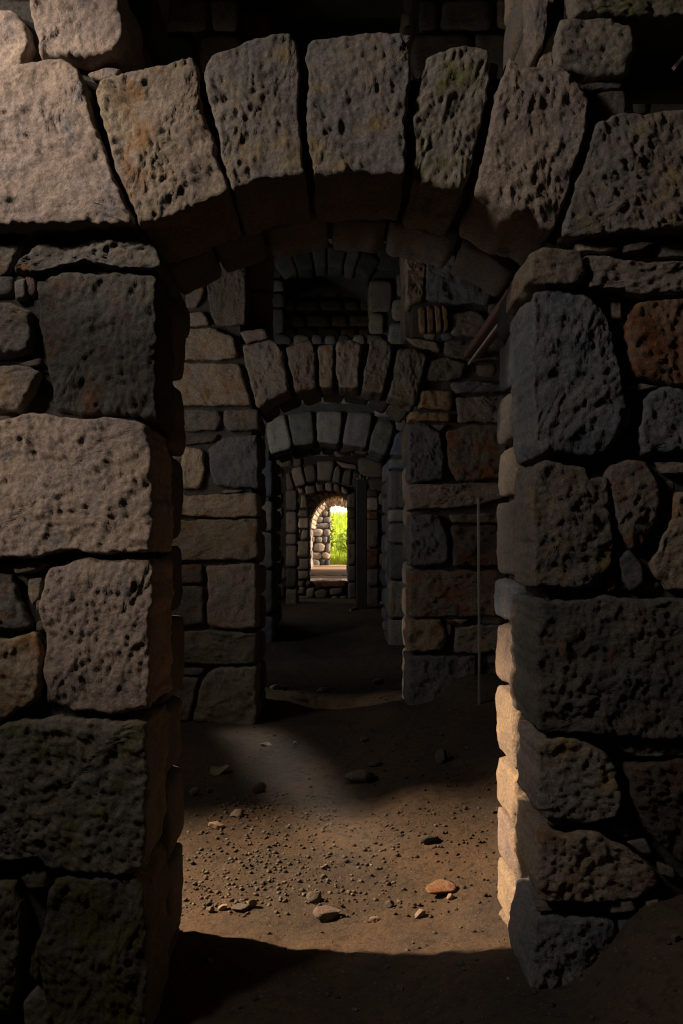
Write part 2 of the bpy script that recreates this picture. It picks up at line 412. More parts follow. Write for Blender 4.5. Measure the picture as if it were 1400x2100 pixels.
def quoins(parent, xedge, side, y0, depth, z0, z1, res, mats, rnd, hh=(0.2, 0.36), ww=(0.2, 0.34), rough=0.7, mask=None, edge=0.012, seq=None):
    z = z0; ns = 0
    while z < z1 - 0.03:
        h = rnd.uniform(*hh)
        if z1 - z - h < 0.1: h = z1 - z
        w_ = rnd.uniform(*ww); e = xedge + rnd.uniform(-.01, .01)
        a, b = (e - w_, e) if side < 0 else (e, e + w_)
        pl = rect_poly(a, b, z + .008, z + h - .008, rnd, 0.06)
        stone('stone', pl, y0 + rnd.uniform(-.008, .008), depth, seq[min(ns, len(seq) - 1)] if seq else rnd.choice(mats), parent, res, rough, edge, 0.45); ns += 1
        if mask is not None: mask.add([(a, z), (b, z), (b, z + h), (a, z + h)])
        z += h

R0 = random.Random(11)
# ================================================================== FLOOR
CTRL = [  # x, y, height relative to the eye
 (-.64, 3.0, -1.72), (.66, 3.0, -1.53), (1.2, 3.0, -1.22), (2.6, 3.0, -1.0), (-1.2, 3.0, -1.76), (-2.6, 3, -1.75), (0, 3.0, -1.70),
 (-1, 1.2, -1.75), (1, 1.2, -1.55), (2.4, 1.2, -1.2), (-2.5, 1, -1.75), (0, -1, -1.7),
 (-.64, 3.8, -1.68), (0, 3.85, -1.685), (.4, 3.8, -1.66), (.68, 3.8, -1.585), (1.2, 3.9, -1.45), (2.5, 4, -1.2), (-2.5, 4, -1.65),
 (-.9, 5.5, -1.62), (0, 5.3, -1.62), (.7, 5.3, -1.50), (1.4, 5.5, -1.30), (2.5, 5.5, -1.1), (-2.4, 5.8, -1.6),
 (-1.25, 7.5, -1.54), (-.65, 7.45, -1.56), (0, 7.5, -1.56), (.62, 7.5, -1.40), (1.22, 7.5, -1.14), (2.5, 7.5, -1.0), (-2.5, 7.5, -1.5),
 (-.65, 8.4, -1.50), (0, 8.4, -1.58), (.62, 8.4, -1.47), (0, 9.6, -1.50), (-1.5, 10, -1.5), (1.5, 10, -1.3),
 (-.86, 12, -1.38), (0, 12, -1.55), (.73, 12, -1.42), (0, 13.6, -1.40), (-.8, 13.6, -1.3), (.75, 13.6, -1.28), (2, 12, -1.3), (-2, 12, -1.4),
 (0, 15, -1.36), (-2, 15, -1.3), (2, 15, -1.25), (0, 17.5, -1.30), (-.8, 17.5, -1.24), (.7, 17.5, -1.24), (0, 20.5, -1.33), (-2, 20, -1.3), (2, 20, -1.3)]
CT = np.array(CTRL)
def ground(x, y):
    x = np.atleast_1d(np.asarray(x, float)); y = np.atleast_1d(np.asarray(y, float))
    d2 = (x[:, None] - CT[None, :, 0]) ** 2 + (y[:, None] - CT[None, :, 1]) ** 2 + 0.02
    wt = d2 ** -1.6
    z = (wt * CT[None, :, 2]).sum(1) / wt.sum(1)
    p = np.column_stack([x * 2.2, y * 2.2, np.zeros_like(x)])
    z = z + perlin(p) * 0.02 + perlin(p * 3.3) * 0.018 + perlin(p * 9) * 0.010 + perlin(p * 24) * 0.006
    return z + EYE
xs = np.arange(-2.75, 2.76, 0.032)
ys = np.concatenate([np.arange(-2.1, 2.2, 0.12), np.arange(2.2, 8.6, 0.026), np.arange(8.6, 20.9, 0.07)])
XX, YY = np.meshgrid(xs, ys, indexing='ij')
zz = np.concatenate([ground(a, b) for a, b in zip(np.array_split(XX.ravel(), 20), np.array_split(YY.ravel(), 20))])
gi = np.arange(XX.size).reshape(XX.shape)
fl = np.stack([gi[:-1, :-1], gi[1:, :-1], gi[1:, 1:], gi[:-1, 1:]], -1).reshape(-1, 4)
floor = mk('floor', np.column_stack([XX.ravel(), YY.ravel(), zz]), fl, M['dirt']); tag(floor, kind='structure')
def gz(x, y): return float(ground(x, y)[0])

# ================================================================== SIDE WALLS, CEILING
TOP = EYE + 5.4
def slab(name, x0, x1, y0, y1, z0, z1, mat):
    v = [(x0, y0, z0), (x1, y0, z0), (x1, y1, z0), (x0, y1, z0), (x0, y0, z1), (x1, y0, z1), (x1, y1, z1), (x0, y1, z1)]
    f = [(0, 3, 2, 1), (4, 5, 6, 7), (0, 1, 5, 4), (1, 2, 6, 5), (2, 3, 7, 6), (3, 0, 4, 7)]
    return mk(name, v, f, M[mat], None, None, False)
def side_wall(name, x0, x1, openings, y0=-2.2, y1=25.2):
    """openings: (ya, yb, za, zb)"""
    v, f = [], []
    ysb = sorted({y0, y1} | {o[0] for o in openings} | {o[1] for o in openings})
    for a, b in zip(ysb[:-1], ysb[1:]):
        m = (a + b) / 2; lo = -0.6; segs = []
        for o in sorted([o for o in openings if o[0] < m < o[1]], key=lambda o: o[2]):
            if o[2] > lo: segs.append((lo, o[2]))
            lo = o[3]
        segs.append((lo, TOP))
        for c, d in segs:
            k = len(v)
            v += [(x0, a, c), (x1, a, c), (x1, b, c), (x0, b, c), (x0, a, d), (x1, a, d), (x1, b, d), (x0, b, d)]
            f += [(k, k+3, k+2, k+1), (k+4, k+5, k+6, k+7), (k, k+1, k+5, k+4), (k+1, k+2, k+6, k+5), (k+2, k+3, k+7, k+6), (k+3, k, k+4, k+7)]
    o = mk(name, v, f, M['dark'], None, None, False); tag(o, kind='structure'); return o
E = EYE
wl = side_wall('wall_left', -3.4, -2.7, [(0.95, 1.45, E + 2.3, E + 3.1), (1.5, 1.8, E + 0.8, E + 1.2), (1.5, 1.8, E + 2.0, E + 2.4),
  (4.1, 5.35, E - .15, E + 1.6), (5.6, 6.2, E + .7, E + 1.9), (9.0, 9.8, E - .9, E + .2), (9.1, 9.7, E + .5, E + 1.9), (14.75, 15.65, E - .1, E + 2.1), (18.9, 19.6, E - .4, E + 1.6)])  # unseen openings, cut where the room lamps need them
wr = side_wall('wall_right', 2.7, 3.4, [])
tag(slab('wall_back', -3.4, 3.4, -2.8, -2.2, -0.6, TOP, 'dark'), kind='structure')
tag(slab('ceiling', -3.4, 3.4, -2.8, 25.2, TOP, TOP + 0.3, 'wood'), kind='structure')

ml = Mask(-1, 9, -.6, TOP); mr = Mask(-9, 1, -.6, TOP)
for a, b, c, d in ((4.08, 5.37, E - .17, E + 1.62), (5.58, 6.22, E + .68, E + 1.92)): ml.add([(a, c), (b, c), (b, d), (a, d)])
SM = ['grey', 'dark', 'slate', 'ochre']
fill(wl, ml, 3.82, 7.5, -.1, E + 2.6, 0, .2, .06, SM, R0, hh=(.28, .42), ww=(.35, .7), small=.14, xf=lambda v: np.column_stack([-2.66 - v[:, 1], v[:, 0], v[:, 2]]))
fill(wr, mr, -7.5, -3.82, .3, E + 2.6, 0, .2, .06, SM, R0, hh=(.28, .42), ww=(.35, .7), small=.14, xf=lambda v: np.column_stack([2.66 + v[:, 1], -v[:, 0], v[:, 2]]))

# ================================================================== WALL 1 (front)
D1 = 3.0; T1 = 0.8
X1L, X1R = (305 - CX) / 600, (1095 - CX) / 600
def z1(py, d=D1): return EYE - (py - CY) / F * d
def x1(px, d=D1): return (px - CX) / F * d
op1 = [(X1L, X1R, -0.5, z1(472), z1(372)), (x1(250), x1(1130), z1(110), E + 2.9, E + 2.9), (x1(1300), x1(1620), z1(235), z1(28), z1(28))]
w1 = core('wall_front', D1 + 0.06, D1 + T1 - 0.06, -2.72, 2.72, -0.5, TOP, op1)
m1 = Mask(-2.8, 2.8, -0.6, TOP + .1)
for a, b, c, d, e in op1:
    m1.add([(a - .03, c)] + [(a + (b - a) * i / 12, arch_z(a + (b - a) * i / 12, a, b, d, e)) for i in range(13)] + [(b + .03, c)])
W1 = [  # name, material, front offset (towards viewer negative), depth, outline in frame pixels
 ('stone', 'pink', 0, .2, [(-90,8),(0,12),(30,15),(52,50),(60,95),(45,130),(20,152),(-90,165)]),
 ('stone', 'pink', -.02, .42, [(58,-60),(70,60),(85,118),(140,124),(240,115),(252,70),(248,40),(240,-60)]),
 ('stone', 'pink', .02, .15, [(172,142),(215,128),(245,133),(238,150),(205,158),(188,157)]),
 ('stone', 'grey', .02, .15, [(246,140),(290,131),(322,143),(275,157),(246,160)]),
 ('stone', 'grey', .04, .12, [(62,128),(80,122),(84,131),(52,148)]),
 ('arch_stone', 'pink', -.05, .25, [(-90,168),(0,158),(60,141),(140,132),(165,150),(185,205),(200,260),(240,370),(282,468),(150,472),(0,470),(-90,470)]),
 ('arch_stone', 'ochre', -.05, .40, [(205,200),(225,178),(310,150),(395,132),(405,150),(412,205),(440,300),(468,402),(400,432),(325,472),(290,472),(270,420),(240,330),(212,245)]),
 ('arch_stone', 'grey', -.05, .44, [(420,160),(440,128),(520,95),(600,85),(612,110),(615,250),(626,370),(560,374),(520,382),(482,396),(465,340),(440,250)]),
 ('arch_stone', 'grey', -.05, .40, [(630,105),(640,88),(740,82),(843,84),(842,120),(830,250),(826,368),(720,370),(640,373),(634,280)]),
 ('arch_stone', 'mossy', -.03, .43, [(872,125),(900,108),(960,103),(1000,110),(1000,170),(990,230),(970,330),(945,400),(900,385),(843,378),(843,340),(850,220)]),
 ('arch_stone', 'dark', .03, .2, [(1005,115),(1026,118),(1018,180),(1000,215)]),
 ('arch_stone', 'pink', -.05, .40, [(1035,125),(1070,145),(1150,150),(1180,185),(1205,215),(1195,270),(1160,380),(1128,480),(1080,457),(1020,432),(972,402),(990,320),(1015,220)]),
 ('arch_stone', 'grey', -.04, .25, [(1215,265),(1260,245),(1320,240),(1490,235),(1490,480),(1400,478),(1300,478),(1190,492),(1148,485),(1160,430),(1190,340)]),
 ('stone', 'tan', .0, .12, [(1178,499),(1190,495),(1232,500),(1275,506),(1240,518),(1190,513)]),
 ('stone', 'grey', .0, .12, [(1275,502),(1320,492),(1345,497),(1312,515),(1280,518)]),
 ('stone', 'grey', .02, .12, [(1350,496),(1490,490),(1490,520),(1355,522)]),
 ('stone', 'mossy', -.01, .30, [(1150,42),(1250,42),(1298,55),(1298,110),(1285,152),(1230,158),(1180,150),(1142,135),(1140,90)]),
 ('stone', 'grey', .02, .2, [(1192,168),(1240,158),(1285,163),(1285,175),(1200,182)]),
 ('stone', 'grey', .01, .25, [(1228,184),(1285,180),(1287,236),(1245,236),(1218,208)]),
 ('stone', 'mossy', .02, .3, [(1152,-70),(1490,-70),(1490,16),(1300,24),(1180,24)]),
 ('stone', 'pink', .03, .2, [(1098,-60),(1134,-60),(1126,40),(1115,90),(1103,97),(1098,40)]),
 ('stone', 'tan', .05, .15, [(1104,132),(1124,72),(1148,34),(1140,130),(1120,140)]),
 ('stone', 'dark', .02, .4, [(20,545),(60,500),(180,485),(295,485),(320,498),(330,545),(250,548),(180,532),(110,542),(60,556)]),
 ('stone', 'dark', .03, .3, [(-90,490),(45,486),(20,530),(0,560),(-90,565)]),
 ('stone', 'dark', .03, .38, [(68,570),(120,555),(235,550),(310,560),(318,575),(318,855),(260,850),(170,848),(110,838),(90,770),(75,660)]),
 ('stone', 'grey', .03, .15, [(20,570),(45,562),(46,605),(24,610)]),
 ('stone', 'grey', .01, .2, [(-90,622),(20,618),(58,635),(64,690),(55,720),(0,725),(-90,728)]),
 ('stone', 'grey', .03, .15, [(25,742),(75,729),(80,745),(50,750)]),
 ('stone', 'grey', .0, .2, [(-90,752),(40,747),(80,762),(60,800),(35,838),(-90,845)]),
 ('stone', 'pink', -.03, .36, [(-90,880),(0,868),(60,850),(170,855),(300,868),(313,950),(314,1130),(240,1138),(150,1130),(60,1145),(-90,1140)]),
 ('stone', 'grey', .02, .15, [(15,1158),(60,1150),(100,1155),(60,1172),(25,1178)]),
 ('stone', 'grey', .03, .15, [(50,1188),(80,1185),(76,1225),(58,1245),(48,1220)]),
 ('stone', 'pink', -.01, .40, [(100,1165),(160,1148),(305,1150),(312,1160),(308,1450),(260,1462),(190,1455),(150,1458),(105,1440),(88,1390),(95,1320),(85,1250),(88,1200)]),
 ('stone', 'dark', .02, .2, [(-90,1175),(18,1182),(40,1240),(58,1288),(30,1294),(-90,1298)]),
 ('stone', 'ochre', .01, .2, [(-90,1320),(0,1310),(68,1298),(80,1330),(76,1440),(0,1478),(-90,1500)]),
 ('stone', 'mossy', -.01, .36, [(-90,1512),(0,1492),(80,1472),(200,1478),(300,1480),(303,1600),(298,1780),(240,1795),(150,1790),(100,1780),(80,1757),(0,1770),(-90,1780)]),
 ('stone', 'moss', .02, .15, [(35,1802),(60,1786),(95,1790),(92,1830),(50,1832)]),
 ('stone', 'moss', .0, .42, [(115,1802),(160,1797),(280,1805),(298,1830),(303,1950),(298,2200),(135,2200),(95,2050),(68,1960),(90,1880),(105,1832)]),
 ('stone', 'moss', .0, .2, [(-90,1802),(30,1812),(42,1870),(35,2020),(20,2080),(-90,2095)]),
 ('stone', 'moss', .03, .15, [(58,1960),(76,1985),(72,2028),(50,2010)]),
 ('stone', 'moss', .02, .15, [(40,2062),(70,2038),(112,2072),(90,2130),(45,2120)]),
 ('stone', 'ochre', -.02, .42, [(1085,520),(1110,508),(1150,512),(1192,518),(1198,560),(1185,588),(1110,590),(1080,580)]),
 ('stone', 'grey', .0, .3, [(1202,522),(1250,530),(1360,535),(1490,540),(1490,590),(1400,600),(1300,600),(1202,590)]),
 ('stone', 'slate', -.01, .40, [(1095,602),(1140,594),(1200,605),(1240,640),(1255,680),(1270,760),(1280,830),(1265,890),(1235,925),(1200,935),(1110,935),(1095,900),(1093,750),(1090,640)]),
 ('stone', 'rust', .0, .25, [(1285,670),(1310,620),(1380,610),(1490,612),(1490,785),(1400,790),(1310,770),(1290,720)]),
 ('stone', 'ochre', .04, .12, [(1258,610),(1283,608),(1285,650),(1264,648)]),
 ('stone', 'grey', .02, .12, [(1288,792),(1320,783),(1355,790),(1312,800)]),
 ('stone', 'grey', .04, .12, [(1278,852),(1303,818),(1300,860),(1288,884)]),
 ('stone', 'slate', .0, .25, [(1320,812),(1370,797),(1490,795),(1490,928),(1320,930),(1310,900),(1322,850)]),
 ('stone', 'grey', .0, .36, [(1096,957),(1120,947),(1200,957),(1205,985),(1245,985),(1252,1060),(1262,1110),(1255,1160),(1225,1203),(1150,1208),(1097,1208),(1094,1100)]),
 ('stone', 'rustgrey', .01, .2, [(1252,952),(1290,940),(1330,950),(1360,990),(1350,1070),(1320,1120),(1300,1128),(1270,1090),(1262,1030),(1250,975)]),
 ('stone', 'grey', .02, .15, [(1345,946),(1490,945),(1490,972),(1368,970)]),
 ('stone', 'ochre', .01, .2, [(1395,1010),(1490,1000),(1490,1218),(1380,1213),(1347,1180),(1337,1150),(1360,1120),(1385,1060)]),
 ('stone', 'slate', .02, .15, [(1270,1142),(1295,1128),(1325,1160),(1325,1200),(1300,1216),(1280,1190)]),
 ('stone', 'rust', .03, .15, [(1244,1182),(1268,1177),(1270,1214),(1250,1218)]),
 ('stone', 'dark', -.01, .42, [(1100,1235),(1160,1230),(1300,1230),(1490,1228),(1490,1518),(1300,1513),(1210,1508),(1105,1498),(1098,1450),(1095,1330)]),
 ('stone', 'grey', .0, .36, [(1105,1520),(1180,1514),(1230,1532),(1265,1580),(1275,1640),(1262,1680),(1200,1690),(1160,1680),(1120,1686),(1098,1660)]),
 ('stone', 'dark', .02, .2, [(1250,1528),(1490,1530),(1490,1552),(1300,1556)]),
 ('stone', 'rustgrey', .0, .25, [(1290,1572),(1330,1562),(1490,1562),(1490,1790),(1390,1768),(1330,1700),(1295,1650)]),
 ('stone', 'grey', .03, .12, [(1245,1702),(1290,1690),(1310,1718),(1290,1728)]),
 ('stone', 'grey', .02, .12, [(1288,1732),(1330,1725),(1348,1760),(1322,1757)]),
 ('stone', 'grey', .03, .12, [(1352,1772),(1390,1790),(1395,1812),(1362,1802)]),
 ('stone', 'ochre', .02, .12, [(1122,1692),(1150,1660),(1156,1690),(1138,1702)]),
 ('stone', 'ochre', -.01, .40, [(1105,1700),(1150,1708),(1220,1707),(1280,1737),(1340,1782),(1350,1810),(1310,1848),(1240,1846),(1110,1848),(1098,1800)]),
 ('stone', 'pink', .0, .15, [(1250,1850),(1298,1845),(1308,1870),(1250,1876)]),
 ('stone', 'grey', .0, .15, [(1325,1850),(1352,1845),(1356,1862),(1325,1868)]),
 ('stone', 'grey', .02, .12, [(1100,1863),(1150,1860),(1142,1874),(1105,1877)]),
 ('stone', 'slate', .0, .38, [(1098,1885),(1150,1880),(1240,1884),(1262,1895),(1262,2060),(1090,2080),(1092,1950)]),
 ('stone', 'slate', .01, .3, [(1270,1885),(1340,1885),(1345,2040),(1270,2050)]),
]
for nm, mt, off, dp, pts in W1:
    pl = px_poly(pts, D1); m1.add(pl)
    sm = abs(centroid(np.array(pl))[1]) < 0.012
    stone(nm, pl, D1 + off, dp - off, mt, w1, 0.0065, 1.0, 0.012 if sm else 0.014)
# rest of the wall beyond and above the traced stones
fm = ['grey', 'pink', 'dark', 'ochre', 'slate']
fill(w1, m1, -2.68, x1(-92), -0.3, E + 3.0, D1, .2, 0.03, fm, R0, rough=.8)
fill(w1, m1, x1(1492), 2.68, 0.1, E + 3.0, D1, .2, 0.03, fm, R0, rough=.8)
fill(w1, m1, x1(-90), x1(1490), z1(-62), E + 3.4, D1, .2, 0.03, fm, R0, rough=.8)
fill(w1, m1, x1(-90), x1(1490), z1(2120), z1(-62), D1 + .035, .12, 0.012, ['dark', 'grey', 'dark'], R0, rough=.7, small=0.075, gap=0.03, edge=0.012)
# rear half of the reveals and of the arch
yb = D1 + 0.40; db = T1 - 0.42
quoins(w1, X1L - .005, -1, yb, db, -0.35, z1(560), 0.02, ['dark', 'dark', 'rustgrey'], R0, rough=.9)  # dark stone chosen here to put the left reveal's shade into its colour
quoins(w1, X1R + .008, 1, yb, db, -0.2, z1(600), 0.014, ['tan'], random.Random(5), rough=1.5, hh=(.18, .32), seq=['tan', 'tan', 'pink', 'tan', 'tan', 'pink', 'slate', 'grey', 'tan', 'grey', 'slate', 'slate'])
quoins(w1, x1(262), -1, yb, db, z1(120), E + 2.85, 0.025, ['dark', 'dark', 'ochre'], R0)
quoins(w1, x1(1118), 1, yb - .25, db + .25, z1(115), E + 2.85, 0.02, ['tan', 'grey', 'tan'], R0, ww=(.15, .25))
for pl in ring(X1L - .02, X1R + .02, z1(490), z1(372) + .02, .32, 6, R0):
    stone('arch_stone', pl, yb, db, R0.choice(['dark', 'grey', 'dark']), w1, 0.02, .8, .008)
# impost pieces of the reveal, between the front stones and the arch
for sx, xe in ((-1, X1L + .02), (1, X1R - .0)):
    for ya, dd in ((D1 + .38, .40),):
        a, b = (xe - .3, xe) if sx < 0 else (xe, xe + .3)
        stone('stone', rect_poly(a, b, z1(600), z1(492), R0, .08), ya, dd, 'dark', w1, 0.02, .8)

# ================================================================== WALL 2
D2 = 7.5; T2 = 0.88
def z2(py): return EYE - (py - CY) / F * D2
def x2(px): return (px - CX) / F * D2
X2L, X2R = x2(529), x2(838)
op2 = [(X2L, X2R, -0.5, z2(836), z2(796)), (x2(505), x2(833), z2(688), E + 4.9, E + 4.9)]
w2 = core('wall_second', D2 + .06, D2 + T2 - .06, -2.72, 2.72, -0.5, TOP, op2)
m2 = Mask(-2.8, 2.8, -0.6, TOP + .1)
for a, b, c, d, e in op2:
    m2.add([(a - .02, c)] + [(a + (b - a) * i / 12, arch_z(a + (b - a) * i / 12, a, b, d, e)) for i in range(13)] + [(b + .02, c)])
W2 = [
 ('stone', 'pink', 0, .2, [(380,590),(420,586),(416,610),(400,630),(380,628)]),
 ('stone', 'grey', -.02, .4, [(425,592),(433,560),(440,470),(503,465),(505,560),(502,664),(470,669),(442,665),(429,635)]),
 ('stone', 'pink', 0, .2, [(370,640),(418,638),(428,655),(428,667),(370,668)]),
 ('stone', 'ochre', -.01, .2, [(350,673),(440,673),(480,692),(486,735),(440,738),(350,738)]),
 ('stone', 'pink', 0, .3, [(490,681),(510,675),(545,674),(551,692),(505,702)]),
 ('arch_stone', 'ochre', -.01, .2, [(350,744),(490,744),(500,780),(516,831),(350,832)]),
 ('arch_stone', 'grey', -.03, .42, [(496,709),(560,697),(580,720),(588,770),(592,802),(560,818),(528,835),(515,790)]),
 ('arch_stone', 'pink', -.03, .42, [(586,715),(610,703),(638,698),(647,720),(649,797),(606,805),(598,770)]),
 ('arch_stone', 'ochre', -.02, .42, [(651,709),(685,706),(683,750),(682,794),(656,795)]),
 ('arch_stone', 'pink', -.03, .42, [(690,703),(715,699),(740,706),(738,735),(732,796),(696,796),(688,760)]),
 ('arch_stone', 'grey', -.03, .42, [(758,700),(790,698),(804,706),(799,750),(784,808),(742,798),(749,750)]),
 ('arch_stone', 'mossy', -.02, .42, [(815,716),(850,715),(874,728),(867,770),(850,832),(796,811),(806,770)]),
 ('stone', 'dark', .01, .2, [(882,737),(920,730),(958,745),(950,773),(892,783),(872,778)]),
 ('stone', 'slate', .0, .2, [(925,786),(955,780),(1040,786),(1040,802),(935,806)]),
 ('brick', 'brick', -.01, .2, [(863,799),(928,801),(926,839),(857,837)]),
 ('brick', 'brick', -.01, .3, [(838,843),(925,846),(924,865),(836,862)]),
 ('stone', 'ochre', .0, .3, [(828,690),(848,692),(900,702),(904,720),(870,714),(846,706)]),
 ('stone', 'tan', .0, .3, [(833,470),(868,470),(872,560),(866,615),(836,626),(833,560)]),
 ('stone', 'slate', .0, .2, [(874,470),(1000,470),(1010,600),(1000,624),(920,620),(872,612)]),
 ('brick', 'brick', -.04, .25, [(856,632),(870,630),(872,684),(862,680)]),
 ('brick', 'brick', -.04, .25, [(874,629),(886,628),(890,682),(876,684)]),
 ('brick', 'brick', -.04, .25, [(889,628),(901,628),(906,680),(893,682)]),
 ('brick', 'brick', -.04, .25, [(904,628),(915,630),(919,677),(909,680)]),
 ('stone', 'grey', .0, .2, [(924,640),(980,636),(1000,660),(985,690),(926,686)]),
 ('stone', 'dark', .0, .2, [(910,700),(960,694),(1040,692),(1040,738),(965,738),(912,728)]),
 ('stone', 'grey', .0, .2, [(935,816),(1040,810),(1040,864),(940,866)]),
 ('stone', 'slate', -.01, .4, [(838,870),(872,868),(902,884),(911,930),(909,984),(850,990),(838,985)]),
 ('stone', 'slate', .02, .15, [(880,871),(920,869),(902,886)]),
 ('stone', 'rustgrey', .0, .2, [(915,884),(970,870),(1040,870),(1040,978),(937,988),(919,960)]),
 ('stone', 'pink', -.01, .42, [(836,994),(970,990),(1040,990),(1040,1020),(942,1042),(838,1045)]),
 ('stone', 'slate', -.01, .38, [(839,1056),(898,1055),(921,1100),(919,1150),(904,1158),(839,1160)]),
 ('stone', 'ochre', .0, .2, [(921,1055),(1040,1052),(1040,1072),(926,1072)]),
 ('stone', 'rustgrey', .0, .2, [(926,1079),(1040,1077),(1040,1160),(930,1162)]),
 ('stone', 'rustgrey', -.01, .4, [(838,1169),(970,1171),(1040,1171),(1040,1264),(838,1265)]),
 ('stone', 'ochre', -.01, .42, [(835,1271),(904,1271),(914,1300),(909,1334),(836,1338)]),
 ('stone', 'grey', .01, .15, [(914,1280),(927,1282),(924,1306),(918,1306)]),
 ('stone', 'grey', .0, .2, [(931,1287),(1040,1280),(1040,1338),(933,1340)]),
 ('stone', 'tan', .01, .15, [(928,1271),(962,1271),(946,1281)]),
 ('stone', 'slate', -.01, .42, [(834,1346),(975,1346),(978,1400),(976,1500),(834,1500)]),
 ('stone', 'dark', .01, .2, [(350,840),(448,839),(454,860),(445,882),(350,884)]),
 ('stone', 'grey', .0, .4, [(461,839),(528,839),(531,880),(467,884),(457,868)]),
 ('stone', 'dark', .02, .2, [(350,890),(450,889),(440,904),(395,910),(350,912)]),
 ('stone', 'slate', -.01, .4, [(425,921),(460,897),(529,890),(531,1000),(480,1000),(440,994),(430,960)]),
 ('stone', 'tan', .0, .2, [(370,915),(414,920),(421,962),(407,1000),(370,1002)]),
 ('stone', 'grey', .02, .15, [(458,1004),(500,1005),(480,1011),(455,1010)]),
 ('stone', 'ochre', -.01, .4, [(350,1016),(460,1014),(528,1011),(528,1058),(450,1060),(350,1056)]),
 ('stone', 'ochre', -.01, .4, [(350,1067),(470,1066),(529,1064),(530,1147),(350,1150)]),
 ('stone', 'grey', -.01, .42, [(423,1160),(470,1158),(525,1156),(526,1288),(460,1291),(423,1280),(427,1220)]),
 ('stone', 'rustgrey', .0, .2, [(350,1159),(414,1159),(415,1196),(350,1198)]),
 ('stone', 'dark', .0, .2, [(350,1203),(416,1203),(418,1281),(350,1285)]),
 ('stone', 'mossy', -.01, .4, [(350,1299),(420,1294),(527,1299),(526,1361),(450,1364),(350,1358)]),
 ('stone', 'mossy', -.03, .42, [(427,1378),(440,1369),(526,1367),(526,1490),(500,1492),(396,1480),(402,1450),(413,1400)]),
 ('stone', 'slate', .01, .2, [(350,1368),(420,1372),(410,1385),(350,1386)]),
 ('stone', 'mossy', .01, .2, [(350,1390),(408,1391),(400,1415),(386,1480),(350,1480)]),
]
for nm, mt, off, dp, pts in W2:
    pl = px_poly(pts, D2); m2.add(pl)
    stone(nm, pl, D2 + off, dp - off, mt, w2, 0.014, 1.25, 0.016)
fill(w2, m2, x2(860), x2(1040), z2(1500), z2(470), D2 + .03, .12, 0.025, ['dark', 'grey', 'slate'], R0, rough=.8, small=.12, gap=.02)
fill(w2, m2, x2(350), x2(530), z2(1500), z2(470), D2 + .03, .12, 0.025, ['dark', 'grey'], R0, rough=.8, small=.12, gap=.02)
fill(w2, m2, -2.68, 2.68, 0.0, E + 5.2, D2, .3, 0.035, ['grey', 'dark', 'slate', 'ochre', 'mossy'], R0, rough=.9, hh=(.28, .42), ww=(.35, .7), small=.16)
yb2 = D2 + .42; db2 = T2 - .44
quoins(w2, X2L + .005, -1, yb2, db2, -0.3, z2(840), 0.03, ['dark', 'grey'], R0)
quoins(w2, X2R - .0, 1, yb2, db2, -0.2, z2(845), 0.03, ['tan', 'grey', 'ochre'], R0, rough=1.1)
quoins(w2, -.585, -1, yb2, db2, z2(690), E + 4.8, 0.03, ['ochre', 'brick'], R0, hh=(.4, .7))
quoins(w2, x2(833), 1, yb2, db2, z2(690), E + 4.8, 0.03, ['tan', 'grey'], R0, hh=(.4, .7))
for pl in ring(X2L + .01, X2R - .01, z2(845), z2(794), .34, 7, R0):
    stone('arch_stone', pl, yb2, db2, R0.choice(['dark', 'grey', 'slate']), w2, 0.03, .8)

# ================================================================== WALL 3
D3 = 12.0; T3 = 1.6
def z3(py): return EYE - (py - CY) / F * D3
def x3(px): return (px - CX) / F * D3
X3L, X3R = x3(559), x3(796)
op3 = [(X3L, X3R, -0.5, z3(932), z3(908)), (x3(582), x3(757), z3(684), z3(572), z3(545))]
w3 = core('wall_third', D3 + .06, D3 + T3 - .06, -2.72, 2.72, -0.5, TOP, op3)
m3 = Mask(-2.8, 2.8, -0.6, TOP + .1)
for a, b, c, d, e in op3:
    m3.add([(a - .02, c)] + [(a + (b - a) * i / 12, arch_z(a + (b - a) * i / 12, a, b, d, e)) for i in range(13)] + [(b + .02, c)])
W3 = [
 ('arch_stone', 'mossy', -.02, .7, [(544,878),(553,856),(584,850),(592,880),(599,917),(575,924),(554,931)]),
 ('arch_stone', 'mossy', -.02, .7, [(589,849),(639,843),(643,880),(645,908),(602,915),(595,880)]),
 ('arch_stone', 'grey', -.02, .7, [(649,843),(702,843),(700,880),(696,910),(650,906)]),
 ('arch_stone', 'grey', -.02, .7, [(713,846),(764,847),(760,880),(750,918),(701,911)]),
 ('arch_stone', 'mossy', -.02, .7, [(774,863),(800,862),(809,875),(800,912),(789,935),(756,920),(762,890)]),
 ('stone', 'slate', 0, .2, [(813,886),(840,886),(840,935),(799,932)]),
 ('stone', 'slate', 0, .5, [(797,941),(850,941),(850,961),(797,961)]),
 ('stone', 'grey', 0, .5, [(797,967),(850,967),(850,1041),(797,1041)]),
 ('stone', 'mossy', 0, .5, [(797,1046),(850,1046),(850,1068),(797,1070)]),
 ('stone', 'grey', 0, .5, [(797,1074),(850,1074),(850,1114),(797,1114)]),
 ('stone', 'dark', 0, .5, [(797,1118),(850,1118),(850,1188),(797,1188)]),
 ('stone', 'ochre', 0, .5, [(797,1192),(850,1192),(850,1267),(797,1267)]),
 ('stone', 'mossy', 0, .5, [(797,1272),(850,1272),(850,1330),(797,1330)]),
 ('stone', 'slate', 0, .5, [(505,944),(558,944),(558,1018),(505,1018)]),
 ('stone', 'mossy', 0, .5, [(505,1028),(558,1028),(558,1088),(505,1088)]),
 ('stone', 'dark', 0, .5, [(505,1092),(558,1092),(558,1165),(505,1165)]),
 ('stone', 'dark', 0, .5, [(505,1170),(558,1170),(558,1260),(505,1260)]),
 ('stone', 'slate', 0, .5, [(505,1265),(558,1265),(558,1330),(505,1330)]),
]
